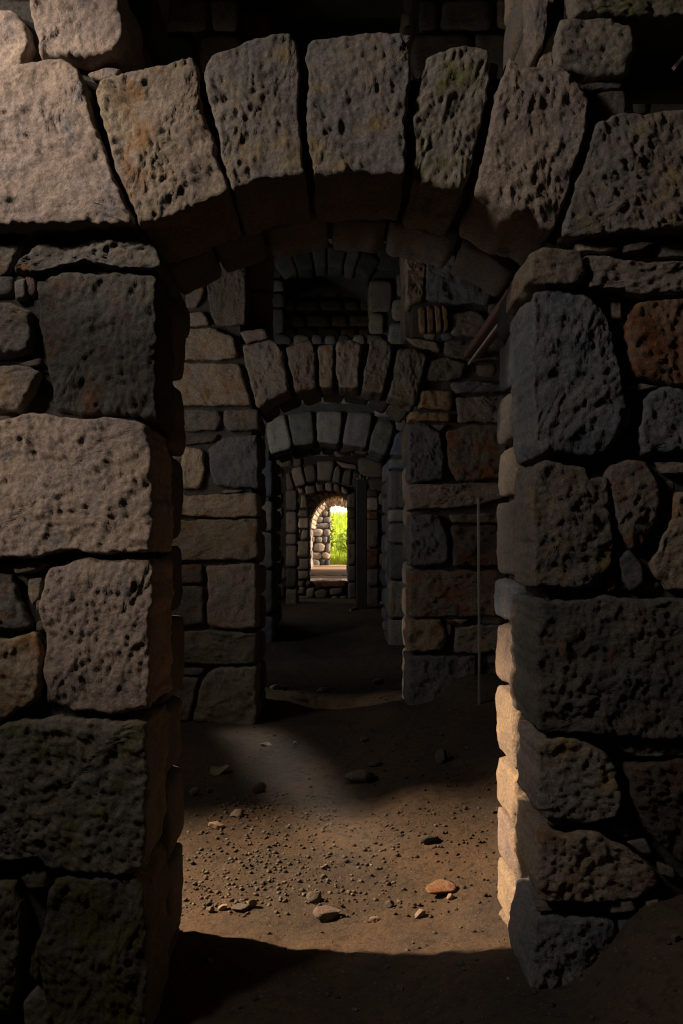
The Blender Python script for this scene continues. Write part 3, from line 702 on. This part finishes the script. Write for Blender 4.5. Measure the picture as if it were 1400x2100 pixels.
for nm, mt, off, dp, pts in W3:
    pl = px_poly(pts, D3); m3.add(pl); stone(nm, pl, D3 + off, dp - off, mt, w3, 0.03, 1.2, 0.018, .7)
for pl in ring(x3(582), x3(757), z3(572), z3(545), .3, 6, R0):
    m3.add(pl); stone('arch_stone', pl, D3 - .01, .5, 'dark', w3, 0.035, 1)
quoins(w3, x3(582), -1, D3, .6, z3(684), z3(572), 0.035, ['dark', 'ochre'], R0, mask=m3)
quoins(w3, x3(757), 1, D3, .6, z3(684), z3(572), 0.035, ['tan', 'ochre', 'grey'], R0, mask=m3)
fill(w3, m3, -1.6, 1.7, 0.0, E + 4.6, D3, .3, 0.045, ['grey', 'dark', 'mossy', 'ochre'], R0, hh=(.26, .4), ww=(.3, .6), small=.14)
quoins(w3, X3L + .01, -1, D3 + .55, .5, -.2, z3(935), 0.045, ['dark', 'slate'], R0)
quoins(w3, X3R + .0, 1, D3 + .55, .5, -.2, z3(935), 0.045, ['grey', 'slate', 'ochre'], R0)
quoins(w3, X3L + .03, -1, D3 + 1.08, .5, -.2, z3(935), 0.045, ['dark', 'slate'], R0)
quoins(w3, X3R - .02, 1, D3 + 1.08, .5, -.2, z3(935), 0.045, ['grey', 'slate', 'ochre'], R0)
for k in (0.7, 1.14):
    for pl in ring(X3L + .02, X3R - .02, z3(932), z3(910), .34, 7, R0):
        stone('arch_stone', pl, D3 + k, .44, R0.choice(['dark', 'rust', 'dark']), w3, 0.045, .9)

# ================================================================== WALL 4
D4 = 17.5; T4 = 0.9
def z4(py): return EYE - (py - CY) / F * D4
def x4(px): return (px - CX) / F * D4
X4L, X4R = x4(608.5), x4(752)
op4 = [(X4L, X4R, -0.5, z4(1000), z4(986))]
w4 = core('wall_fourth', D4 + .06, D4 + T4 - .06, -2.72, 2.72, -0.5, TOP, op4)
m4 = Mask(-2.8, 2.8, -0.6, TOP + .1)
for a, b, c, d, e in op4:
    m4.add([(a - .02, c)] + [(a + (b - a) * i / 12, arch_z(a + (b - a) * i / 12, a, b, d, e)) for i in range(13)] + [(b + .02, c)])
W4 = [
 ('arch_stone', 'pink', [(596,962),(618,955),(627,992),(605,998)]),
 ('arch_stone', 'grey', [(622,960),(634,952),(646,955),(648,985),(629,990)]),
 ('arch_stone', 'grey', [(650,946),(687,945),(679,985),(650,985)]),
 ('arch_stone', 'grey', [(686,961),(693,954),(699,962),(697,990),(680,986)]),
 ('arch_stone', 'grey', [(705,966),(722,962),(718,996),(700,992)]),
 ('arch_stone', 'dark', [(725,965),(745,972),(740,1002),(721,997)]),
 ('stone', 'pink', [(586,972),(594,968),(603,1003),(588,1006)]),
 ('stone', 'tan', [(688,945),(735,955),(733,962),(700,958)]),
]
for nm, mt, pts in W4:
    pl = px_poly(pts, D4); m4.add(pl); stone(nm, pl, D4 - .02, .5, mt, w4, 0.04, 1.2, 0.025, .7)
for lst, a, b, mts in (([1005,1046,1050,1092,1095,1116,1119,1162,1166,1205,1209,1250], 586, 608, ['grey', 'pink', 'pink', 'grey', 'dark', 'mossy', 'slate']),
                       ([1004,1018,1020,1046,1050,1064,1066,1122,1126,1164,1168,1202,1206,1250], 752.5, 776, ['dark', 'pink', 'rust', 'pink', 'rust', 'grey', 'dark'])):
    for i in range(0, len(lst), 2):
        pl = px_poly([(a, lst[i]), (b, lst[i]), (b, lst[i+1]), (a, lst[i+1])], D4); m4.add(pl)
        stone('stone', pl, D4, .5, mts[i // 2], w4, 0.04, 1.2, 0.022, .6)
for zc, h in ((z4(655), .26), (z4(624), .22), (z4(680), .2), (z4(595), .24), (z4(570), .22)):
    x = -1.25
    while x < 1.0:
        ww_ = R0.uniform(.3, .5); pl = rect_poly(x, x + ww_ - .03, zc - h / 2, zc + h / 2 - .02, R0, .08); m4.add(pl)
        stone('brick', pl, D4, .2, 'olive' if zc < z4(600) else 'dark', w4, 0.05, 1, .03); x += ww_
fill(w4, m4, -1.5, 1.5, 0.1, E + 5.2, D4, .3, 0.06, ['grey', 'dark', 'pink', 'ochre'], R0, hh=(.26, .42), ww=(.3, .6), small=.2)
quoins(w4, X4L + .01, -1, D4 + .5, .4, -.1, z4(1000), 0.06, ['dark', 'grey'], R0)
quoins(w4, X4R - .01, 1, D4 + .5, .4, -.1, z4(1000), 0.06, ['dark', 'grey'], R0)
for pl in ring(X4L + .02, X4R - .02, z4(1000), z4(987), .3, 7, R0):
    stone('arch_stone', pl, D4 + .5, .4, 'grey', w4, 0.06, .9)

# ================================================================== WALL 5 with the raised sill
D5 = 20.5; T5 = 0.8
def z5(py): return EYE - (py - CY) / F * D5
def x5(px): return (px - CX) / F * D5
X5L, X5R = x5(635), x5(711.5)
SILL = z5(1190)
op5 = [(X5L, X5R, SILL, z5(1024), z5(1007))]
w5 = core('wall_fifth', D5 + .06, D5 + T5 - .06, -2.72, 2.72, -0.5, TOP, op5, off=.05)
m5 = Mask(-2.8, 2.8, -0.6, TOP + .1)
for a, b, c, d, e in op5:
    m5.add([(a - .02, c)] + [(a + (b - a) * i / 12, arch_z(a + (b - a) * i / 12, a, b, d, e)) for i in range(13)] + [(b + .02, c)])
W5 = [
 ('arch_stone', 'pink', [(611,1001),(621,999),(624,1010),(612,1012)]),
 ('arch_stone', 'pink', [(623.5,997),(646,991),(648,1008),(628,1014)]),
 ('arch_stone', 'pink', [(647,989),(664,988),(664,1005),(650,1007)]),
 ('arch_stone', 'pink', [(666,988),(682,989),(682,1005),(667,1005)]),
 ('arch_stone', 'pink', [(683.5,990),(698,993),(699,1007),(683.5,1005)]),
 ('arch_stone', 'tan', [(700,996),(717,1006),(712,1014),(700,1009)]),
 ('stone', 'tan', [(617,1015),(628,1014),(632,1040),(616,1042)]),
 ('stone', 'grey', [(609,1046),(634,1046),(634,1060),(609,1058)]),
 ('stone', 'pink', [(611,1063),(634.5,1062),(634.5,1083),(611,1083)]),
 ('stone', 'grey', [(611,1086),(617,1086),(617,1093),(611,1093)]),
 ('stone', 'grey', [(619,1086),(634,1086),(634,1104),(616,1107)]),
 ('stone', 'mossy', [(609,1110),(634.5,1110),(634.5,1142),(609,1142)]),
 ('stone', 'grey', [(609,1146),(634.5,1146),(634.5,1168),(609,1168)]),
 ('stone', 'mossy', [(609,1171),(634,1171),(634,1188),(609,1188)]),
 ('stone', 'mossy', [(611,1191),(625,1192),(623,1205),(611,1204)]),
 ('stone', 'grey', [(712,1015),(730,1010),(730,1040),(712,1040)]),
 ('stone', 'grey', [(712,1043),(730,1043),(730,1062),(712,1062)]),
 ('stone', 'mossy', [(712,1064),(730,1064),(730,1113),(712,1113)]),
 ('stone', 'grey', [(712,1116),(730,1116),(730,1158),(712,1158)]),
 ('stone', 'slate', [(712,1161),(730,1161),(730,1192),(712,1192)]),
 ('stone', 'slate', [(713,1195),(730,1195),(730,1230),(713,1230)]),
 ('stone', 'rust', [(640,1192),(712,1191),(712,1203),(650,1204)]),
 ('stone', 'grey', [(628,1208),(645,1204),(645,1226),(628,1228)]),
 ('stone', 'grey', [(644,1214),(660,1208),(673,1213),(672,1224),(660,1230),(648,1227)]),
 ('stone', 'grey', [(676,1208),(704,1204),(704,1216),(690,1222),(676,1220)]),
]
for nm, mt, pts in W5:
    pl = px_poly(pts, D5); m5.add(pl); stone(nm, pl, D5 - .01, .5 if pts[0][1] < 1190 else .35, mt, w5, 0.04, 1.1, 0.025, .6)
fill(w5, m5, -1.2, 1.1, 0.1, E + 2.2, D5, .3, 0.06, ['grey', 'dark', 'pink', 'mossy'], R0, hh=(.18, .3), ww=(.25, .45), small=.16)
quoins(w5, X5L, -1, D5 + .5, .3, SILL - .1, z5(1024), 0.06, ['tan', 'grey'], R0)
quoins(w5, X5R, 1, D5 + .5, .3, SILL - .1, z5(1024), 0.06, ['tan', 'grey'], R0)
for pl in ring(X5L, X5R, z5(1024), z5(1008), .25, 6, R0):
    stone('arch_stone', pl, D5 + .5, .3, 'grey', w5, 0.06, .9)

# ================================================================== PASSAGE: floor, step, vaulted wall 6, rubble wall 7
D6 = 25.0; D6B = 29.0
def z6(py, d=D6): return EYE - (py - CY) / F * d
def x6(px, d=D6): return (px - CX) / F * d
v = []; xs6 = np.linspace(-2.7, 9, 80); ys6 = np.linspace(21.3, 36, 90)
XX, YY = np.meshgrid(xs6, ys6, indexing='ij')
zz = EYE - 0.90 + 0.09 * np.clip((YY - 23.2) / .3, 0, 1) * 0.8 + perlin(np.column_stack([XX.ravel() * 3, YY.ravel() * 3, 0 * XX.ravel()])).reshape(XX.shape) * 0.03
gi = np.arange(XX.size).reshape(XX.shape)
fl = np.stack([gi[:-1, :-1], gi[1:, :-1], gi[1:, 1:], gi[:-1, 1:]], -1).reshape(-1, 4)
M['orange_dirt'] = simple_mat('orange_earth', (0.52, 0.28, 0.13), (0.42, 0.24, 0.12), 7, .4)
tag(mk('floor_passage', np.column_stack([XX.ravel(), YY.ravel(), zz.ravel()]), fl, M['orange_dirt']), kind='structure')
stp = slab('floor_step', -1.2, 0.9, 23.0, 23.5, EYE - 1.3, z6(1180, 23.0), 'orange_dirt'); tag(stp, kind='structure')
for i, (a, b) in enumerate(((-.75, -.35), (-.33, .12), (.14, .34), (.40, .62), (.66, .85))):
    zt = z6(1178, 23.0)
    stone('stone', rect_poly(a, b, zt - .2, zt, R0, .15), 22.9, .3, ['grey', 'grey', 'tan', 'rust', 'tan'][i], stp, .04, 1.1, .03)

X6L, X6R = x6(635.5), x6(748)
op6 = [(X6L, X6R, -0.5, z6(1082), z6(1018))]
w6 = core('wall_sixth', D6 + .06, D6 + .95, -2.72, 2.0, -0.5, E + 3.0, op6, off=.1)
m6 = Mask(-2.8, 2.8, -0.6, TOP + .1)
for a, b, c, d, e in op6:
    m6.add([(a - .02, c)] + [(a + (b - a) * i / 12, arch_z(a + (b - a) * i / 12, a, b, d, e)) for i in range(13)] + [(b + .02, c)])
for pl in ring(X6L, X6R, z6(1082), z6(1018), .28, 17, R0, gap=.02):
    m6.add(pl); stone('arch_stone', pl, D6, .9, R0.choice(['tan', 'tan', 'pink']), w6, 0.04, 1.1, .03)
def splay(v):      # the vault narrows towards its far end
    k = 1 - .14 * np.clip((v[:, 1] - D6 - .9) / 3.1, 0, 1.1); xc6 = (X6L + X6R) / 2
    return np.column_stack([xc6 + (v[:, 0] - xc6) * k, v[:, 1], z6(1082) + (v[:, 2] - z6(1082)) * k])
for y, dd, full in ((D6 + .92, 1.12, 0), (D6 + 2.06, 1.12, 0), (D6 + 3.2, .8, 1)):
    for pl in ring(X6L, X6R, z6(1082), z6(1018), .36, 19, R0, gap=.006):
        if not full and max(q[0] for q in pl) > 0.42: continue        # unseen right half left out to let sun onto the soffit
        stone('arch_stone', pl, y, dd, R0.choice(['tan', 'tan', 'pink', 'tan']), w6, 0.03, .6, .008, .35, None, splay)
quoins(w6, X6L, -1, D6, .9, .5, z6(1082), .05, ['tan', 'pink'], R0, mask=m6)
quoins(w6, X6R, 1, D6, .9, .5, z6(1082), .05, ['tan', 'pink'], R0, mask=m6)
quoins(w6, X6R, 1, D6 + 3.2, .8, .5, z6(1082), .06, ['tan', 'pink', 'grey'], R0)
for y in (D6 + .92, D6 + 1.95, D6 + 2.95):
    quoins(w6, X6L, -1, y, 1.0, .5, z6(1082), .06, ['tan', 'pink', 'grey'], R0)
fill(w6, m6, -1.6, 1.2, 0.4, E + 2.2, D6, .3, 0.07, ['grey', 'dark', 'pink'], R0, hh=(.2, .32), ww=(.25, .45), small=.2)
wv = core('wall_vault', D6 + .95, D6B - .06, -2.72, 0.40, -0.5, E + 2.2, op6, off=.1)
# wall 7: rubble wall standing in the open
D7 = 30.2
w7 = core('wall_seventh', D7 + .05, D7 + .6, -2.6, x6(676, D7), 0.3, E + 2.4, [])
m7 = Mask(-2.8, 2.8, -0.6, TOP)
fill(w7, m7, -1.6, x6(678, D7), .5, E + 2.4, D7, .5, .06, ['tan', 'pink', 'grey', 'ochre', 'dark'], R0, hh=(.12, .34), ww=(.14, .5), rough=1.5, jit=.2, gap=.0)
w8 = core('wall_eighth', D7 + .2, D7 + .8, 0.8, 2.2, 0.3, E + 1.4, [])
fill(w8, m7, .8, 2.2, .5, E + 1.4, D7 + .1, .5, .07, ['tan', 'pink', 'grey'], R0, hh=(.14, .3), ww=(.16, .42))

# ================================================================== OUTSIDE: grassy bank, grass, bushes
xs8 = np.linspace(-8, 14, 90); ys8 = np.linspace(30.9, 60, 90)
XX, YY = np.meshgrid(xs8, ys8, indexing='ij')
zz = EYE - .85 + np.clip(YY - 32, 0, 12) * 0.17 + perlin(np.column_stack([XX.ravel() * .6, YY.ravel() * .6, 0 * XX.ravel()])).reshape(XX.shape) * .35 * np.clip((YY - 31) / 3, 0, 1)
gi = np.arange(XX.size).reshape(XX.shape)
fl = np.stack([gi[:-1, :-1], gi[1:, :-1], gi[1:, 1:], gi[:-1, 1:]], -1).reshape(-1, 4)
tag(mk('ground_outside', np.column_stack([XX.ravel(), YY.ravel(), zz.ravel()]), fl, M['grass']), kind='structure')
rs = np.random.RandomState(3)
def outz(x, y): return EYE - .85 + min(max(y - 32, 0), 12) * .17
v, f = [], []
for i in range(9000):
    x = rs.uniform(-1.5, 3.0); y = 31.0 + rs.rand() ** 1.5 * 14
    z = outz(x, y) - .1; h = rs.uniform(.25, .6); a = rs.uniform(0, 6.28); lx, ly = rs.normal(0, .16, 2)
    dx, dy = math.cos(a) * .018, math.sin(a) * .018; k = len(v)
    v += [(x - dx, y - dy, z), (x + dx, y + dy, z), (x + lx * .4 + dx * .7, y + ly * .4 + dy * .7, z + h * .6), (x + lx * .4 - dx * .7, y + ly * .4 - dy * .7, z + h * .6), (x + lx, y + ly, z + h)]
    f += [(k, k+1, k+2, k+3), (k+3, k+2, k+4)]
tag(mk('grass', v, f, M['grass'], None, None, False), 'tall bright green grass on the sunlit bank outside the last arch', 'grass', kind='stuff')
def bush(x, y, r, h, label):
    root = bpy.data.objects.new('leafy_bush', None); col.objects.link(root); root.location = (x, y, outz(x, y))
    tag(root, label, 'bush')
    b = outz(x, y); v, f = [], []
    for s in range(7):
        a = rs.uniform(0, 6.28); tip = np.array([x + math.cos(a) * r * .6, y + math.sin(a) * r * .6, b + h * rs.uniform(.6, .95)]); base = np.array([x, y, b - .1])
        for k in range(4):
            c = k * math.pi / 2; v.append(base + np.array([math.cos(c), math.sin(c), 0]) * .03)
        for k in range(4):
            c = k * math.pi / 2; v.append(tip + np.array([math.cos(c), math.sin(c), 0]) * .008)
        q = len(v) - 8; f += [(q + k, q + (k + 1) % 4, q + 4 + (k + 1) % 4, q + 4 + k) for k in range(4)]
    st = mk('stem', v, f, M['wood'], root, None, True); st.matrix_parent_inverse = root.matrix_world.inverted(); st.location = (0, 0, 0)
    st.matrix_parent_inverse = Matrix.Translation(-Vector(root.location))
    v, f = [], []
    for i in range(1300):
        d = rs.normal(size=3); d /= np.linalg.norm(d); q = rs.rand() ** .4
        c = np.array([x, y, b + h * .55]) + d * q * np.array([r, r, h * .5]); t = rs.normal(size=3); t /= np.linalg.norm(t); u = np.cross(t, rs.normal(size=3)); u /= np.linalg.norm(u)
        l = rs.uniform(.05, .1); k = len(v)
        v += [c - t * l, c + u * l * .45, c + t * l, c - u * l * .45]; f.append((k, k+1, k+2, k+3))
    lo = mk('foliage', v, f, M['leaf'], root, None, False); lo.matrix_parent_inverse = Matrix.Translation(-Vector(root.location)); tag(lo, kind='stuff')
bush(-.30, 32.2, .28, 1.8, 'slender leafy bush right beside the ragged end of the rubble wall outside')
bush(.55, 33.5, .6, 1.0, 'low round leafy bush in the middle of the sunlit grass outside')

# ================================================================== THINGS IN THE ROOMS
def timber(name, a, b, wx_, wy_, mat, parent=None, seg=14, wob=.01, taper=1.0, chamfer=.15):
    """a squared timber from a to b"""
    a, b = np.array(a, float), np.array(b, float); ax = b - a; L = np.linalg.norm(ax); ax /= L
    up = np.array([0, 1, 0]) if abs(ax[1]) < .9 else np.array([1, 0, 0])
    s1 = np.cross(ax, up); s1 /= np.linalg.norm(s1); s2 = np.cross(s1, ax); c = chamfer
    prof = [(-1, -1 + c), (-1 + c, -1), (1 - c, -1), (1, -1 + c), (1, 1 - c), (1 - c, 1), (-1 + c, 1), (-1, 1 - c)]
    v, f = [], []; sd = nxt()
    for i in range(seg + 1):
        t = i / seg; k = 1 + (taper - 1) * t
        o = perlin(np.array([[t * L * 2, sd * 1.3, .5], [t * L * 2, sd * 1.3 + 7, .5]])) * wob
        for px_, py_ in prof:
            w_ = 1 + float(perlin(np.array([[t * L * 5, sd + px_ * 2, py_ * 2]]))[0]) * .12
            v.append(a + ax * L * t + s1 * (px_ * wx_ / 2 * k * w_ + o[0]) + s2 * (py_ * wy_ / 2 * k * w_ + o[1]))
    for i in range(seg):
        for j in range(8): q = i * 8; f.append((q + j, q + (j + 1) % 8, q + 8 + (j + 1) % 8, q + 8 + j))
    f.append(tuple(range(7, -1, -1))); f.append(tuple(range(seg * 8, seg * 8 + 8)))
    return mk(name, v, f, M[mat], parent, None, False)
def root_at(name, loc, label, cat):
    r = bpy.data.objects.new(name, None); col.objects.link(r); r.location = loc; tag(r, label, cat); return r
def adopt(child, root):
    child.parent = root; child.matrix_parent_inverse = Matrix.Translation(-Vector(root.location)); return child

# broken upright post before the fourth wall
dp = 16.6; xa, xb_ = (730 - CX) / F * dp, (752 - CX) / F * dp; xc = (xa + xb_) / 2
pr = root_at('broken_post', (xc, dp, gz(xc, dp)), 'dark upright post with a splintered top coloured pale as if lit in the far room', 'post')
pb = gz(xc, dp) - .05; pt = EYE + (CY - 984) / F * dp
adopt(timber('shaft', (xc, dp, pb), (xc, dp, pt), xb_ - xa, .2, 'wood', None, 16, .006), pr)
for i, (px0, px1, hh_) in enumerate(((731, 738, 4), (736, 742, 7), (740, 747, 5), (746, 754, 6))):  # pale colour stands in for light on the broken top
    a = ((px0 + px1) / 2 - CX) / F * dp
    adopt(timber('splinter', (a, dp - .03 + .03 * (i % 2), pt - .02), (a + .02 * (i - 1.5), dp, pt + hh_ / F * dp), (px1 - px0) / F * dp * .8, .08, 'palewood', None, 3, .0, .25), pr)
adopt(timber('spike', P(736, 982, dp), P(742, 960, dp), .016, .016, 'palewood', None, 4, .003, .5), pr)
# loose board left lying along the foot of the post
b0 = P(718, 1252, dp - .3); b1 = P(729, 1249, dp - .1)
o = timber('wood_scrap', (b0[0], b0[1], gz(b0[0], b0[1]) + .02), (b1[0], b1[1], gz(b1[0], b1[1]) + .02), .05, .03, 'palewood', None, 3, .0)
tag(o, 'short pale scrap of wood lying at the foot of the dark post', 'wood scrap')
# level joist behind the first wall; an added strip draws its pale edge
o = timber('roof_joist', (x2(968), D1 + T1 - .1, z2(728)), (x2(968), D2 + .04, z2(728)), .06, .135, 'redwood', None, 14, .004)
tag(o, 'dark reddish beam running back from the front wall to the second wall at upper right', 'beam')
o = timber('pale_edge_strip', (x2(965) - .012, D1 + T1 - .1, z2(745)), (x2(965) - .012, D2 + .04, z2(745)), .022, .018, 'pale_edge', None, 14, .003)
tag(o, 'thin added strip that draws the pale lower edge of the dark reddish beam', 'beam edge')
# thin pole beside the second wall
pz = gz(x6(981, 6.9), 6.9)
o = timber('wooden_pole', ((982 - CX) / F * 6.9, 6.9, pz - .04), ((981 - CX) / F * 6.9, 6.9, EYE - (1024 - CY) / F * 6.9), .018, .018, 'pale_edge', None, 16, .006)
tag(o, 'thin upright pale pole standing in front of the second wall on the right', 'pole')
# twig sticking out in the dark hole, top right
o = timber('twig', P(1381, 138, 3.06), P(1440, 70, 3.3), .012, .012, 'pale_edge', None, 6, .006, .6)
tag(o, 'pale twig poking out of the black hole at the upper right', 'twig')

# ------------------------------------------------------------------ loose stones on the floor
def rock_mesh(sx, sy, sz, seed, sub=3, sharp=.35):
    import bmesh
    bm = bmesh.new(); bmesh.ops.create_icosphere(bm, subdivisions=sub, radius=1.0)
    v = np.array([x.co[:] for x in bm.verts]); f = [tuple(x.index for x in fc.verts) for fc in bm.faces]; bm.free()
    r2 = np.random.RandomState(seed)
    for k in range(9):      # planar chips give the angular outline
        n = r2.normal(size=3); n /= np.linalg.norm(n); d = r2.uniform(.42, .78)
        t = v @ n; ex = np.clip(t - d, 0, None); v = v - n * ex[:, None] * (1 - .02)
    v = v * (1 + perlin(v * 2.1 + seed)[:, None] * sharp * .35)
    v = v * (1 + perlin(v * 7 + seed)[:, None] * .06)
    return v * np.array([sx, sy, sz]), f
def floor_hit(px, py):
    lo, hi = 1.5, 20.0; t = 1.5
    while t < 20:
        x, y, z = P(px, py, t)
        if z < gz(x, y): return x, y, gz(x, y)
        t += .02
    return P(px, py, 4)
ROCKS = [  # px, py of the base centre, width px, height px, material, label
 (672,1882,62,26,'pink','pale pinkish angular stone alone at the middle of the sunlit earth'),
 (458,1866,22,13,'tan','small pale round stone left of the pebble heap by the left jamb'),
 (497,1868,44,16,'grey','flat grey stone in the pebble heap near the left jamb'),
 (430,1872,18,10,'grey','small grey stone close to the foot of the left jamb'),
 (515,1858,22,12,'tan','small tan stone at the right end of the pebble heap'),
 (443,1700,32,14,'tan','flat tan stone in shade high along the left jamb'),
 (905,1832,66,22,'rust','half buried reddish stone on the earth bank at the right'),
 (925,1846,20,9,'tan','small pale chip just right of the half buried reddish stone'),
 (905,1562,36,26,'slate','squared grey block lying on the dark floor at the right'),
 (738,1602,62,22,'grey','dark flat slab with a pale upper edge in mid floor'),
 (488,1674,40,14,'grey','flat grey stone among the gravel left of the light streak'),
 (531,1624,28,20,'grey','grey stone beside the light streak on the left'),
 (398,1632,22,14,'grey','small pale stone against the left jamb in the middle distance'),
 (430,1626,18,8,'grey','small flat stone right of the pale stone by the left jamb'),
 (408,1482,24,8,'slate','flat blue grey stone at the foot of the second wall'),
 (770,1572,30,12,'dark','small dark stone behind the flat slab'),
 (745,1520,20,10,'dark','small dark stone in the shade right of the streak'),
 (545,1530,22,9,'tan','pale chip in the upper end of the light streak'),
 (604,1528,12,7,'tan','tiny pale chip right of the upper end of the streak'),
 (800,1862,22,14,'dark','dark clod on the warm lit earth right of centre'),
 (860,1880,30,12,'grey','small grey stone among the lit earth clods on the right'),
 (640,1852,34,20,'dark','dark reddish stone behind the pale angular stone'),
 (770,1890,26,12,'pink','small pink stone on the lit earth right of the pale angular stone'),
 (880,1730,36,16,'dark','dark stone on the shaded earth bank below the right wall'),
 (945,1980,24,12,'dark','small dark stone in the black foreground shadow'),
 (820,2035,22,13,'dark','dark stone in the foreground near the bottom of the picture'),
 (1385,1940,22,14,'grey','small grey stone on the dark bank at the right frame edge'),
 (660,1418,26,10,'grey','grey stone beyond the threshold of the second arch'),
 (575,1412,40,9,'grey','flat grey stone beyond the threshold at the left'),
 (775,1402,24,10,'grey','grey stone beyond the threshold at the right'),
 (665,1182,10,4,'tan','tiny pale stone on the far lit step'),
]
for i, (px, py, pw, ph, mt, lab) in enumerate(ROCKS[:-1]):
    x, y, z = floor_hit(px, py); s = y / F
    rw, rh = pw * s / 2, ph * s
    vv, ff = rock_mesh(rw * 1.12, rw * .8, rh * .75, 40 + i * 3, 3)
    a = R0.uniform(0, .5); ca, sa = math.cos(a), math.sin(a)
    vv = np.column_stack([vv[:, 0] * ca - vv[:, 1] * sa, vv[:, 0] * sa + vv[:, 1] * ca, vv[:, 2]])
    low = vv[:, 2].min()
    vv = vv + np.array([x, y, gz(x, y) - low - rh * .28])
    o = mk('loose_stone', vv, ff, M[mt], None, (x, y, gz(x, y)))
    tag(o, lab, 'stone', 'loose stones on the earth floor')
# leaf on the floor
x, y, z = floor_hit(447, 1585)
v = []; nlf = 14
for i in range(nlf):
    a = 2 * math.pi * i / nlf; r = .06 * (1 + .25 * math.cos(3 * a)); v.append((x + r * math.cos(a), y + r * math.sin(a) * .9, z + .03 + .02 * math.cos(2 * a) + .015 * math.sin(a)))
v.append((x, y, z + .022)); f = [(i, (i + 1) % nlf, nlf) for i in range(nlf)]
v += [(p[0], p[1], p[2] - .003) for p in v]; f += [(a + nlf + 1, c + nlf + 1, b + nlf + 1) if False else (c + nlf + 1, b + nlf + 1, a + nlf + 1) for a, b, c in f]
tag(mk('fallen_leaf', v, f, M['leaf_floor']), 'yellowish green fallen leaf on the floor left of the light streak', 'leaf')

# gravel: too many to count
def gravel(name, n, regions, mat, label, smin, smax, seed):
    r2 = np.random.RandomState(seed); V, Fc = [], []; base = []
    for k in range(6): base.append(rock_mesh(1, .85, .6, 700 + k, 1, .5))
    cnt = 0; pts = []
    for i in range(n):
        x0, x1_, y0, y1, wgt = regions[r2.choice(len(regions), p=np.array([r[4] for r in regions]) / sum(r[4] for r in regions))]
        pts.append((r2.uniform(x0, x1_), r2.uniform(y0, y1)))
    pts = np.array(pts); zs_ = np.concatenate([ground(a[:, 0], a[:, 1]) for a in np.array_split(pts, 10)])
    for (x, y), z in zip(pts, zs_):
        bv, bf = base[r2.randint(6)]; s = smin + (smax - smin) * r2.rand() ** 5; a = r2.uniform(0, 6.28); ca, sa = math.cos(a), math.sin(a)
        q = bv * s; q = np.column_stack([q[:, 0] * ca - q[:, 1] * sa, q[:, 0] * sa + q[:, 1] * ca, q[:, 2]]) + np.array([x, y, z + s * .15])
        V.append(q); Fc.append(np.array(bf) + cnt); cnt += len(q)
    o = mk(name, np.vstack(V), np.ascontiguousarray(np.vstack(Fc)), M[mat], None, None, False); tag(o, label, 'gravel', kind='stuff'); return o
M['pebble'] = stone_mat('pale_pebble', (0.15, 0.125, 0.10), (0.10, 0.085, 0.07), (0.34, 0.29, 0.23), 0.52, 3.0)
gravel('gravel', 4200, [(-.75, .0, 4.0, 5.6, 5), (-.7, .3, 3.9, 4.6, 2), (-1.0, 1.0, 4.5, 7.4, 3), (-1.2, 1.3, 2.0, 3.7, 1.2), (-.7, .7, 7.6, 10, 1)], 'pebble',
       'grey gravel and small pebbles strewn over the earth floor', .003, .02, 5)
gravel('earth_clods', 1800, [(.0, .8, 3.85, 5.0, 5), (-1.2, 1.3, 2.0, 3.8, 2), (.2, 1.4, 4.5, 7.3, 2), (-.7, .7, 7.6, 11, 1)], 'dirt',
       'brown crumbs of earth strewn over the right of the floor', .003, .02, 6)
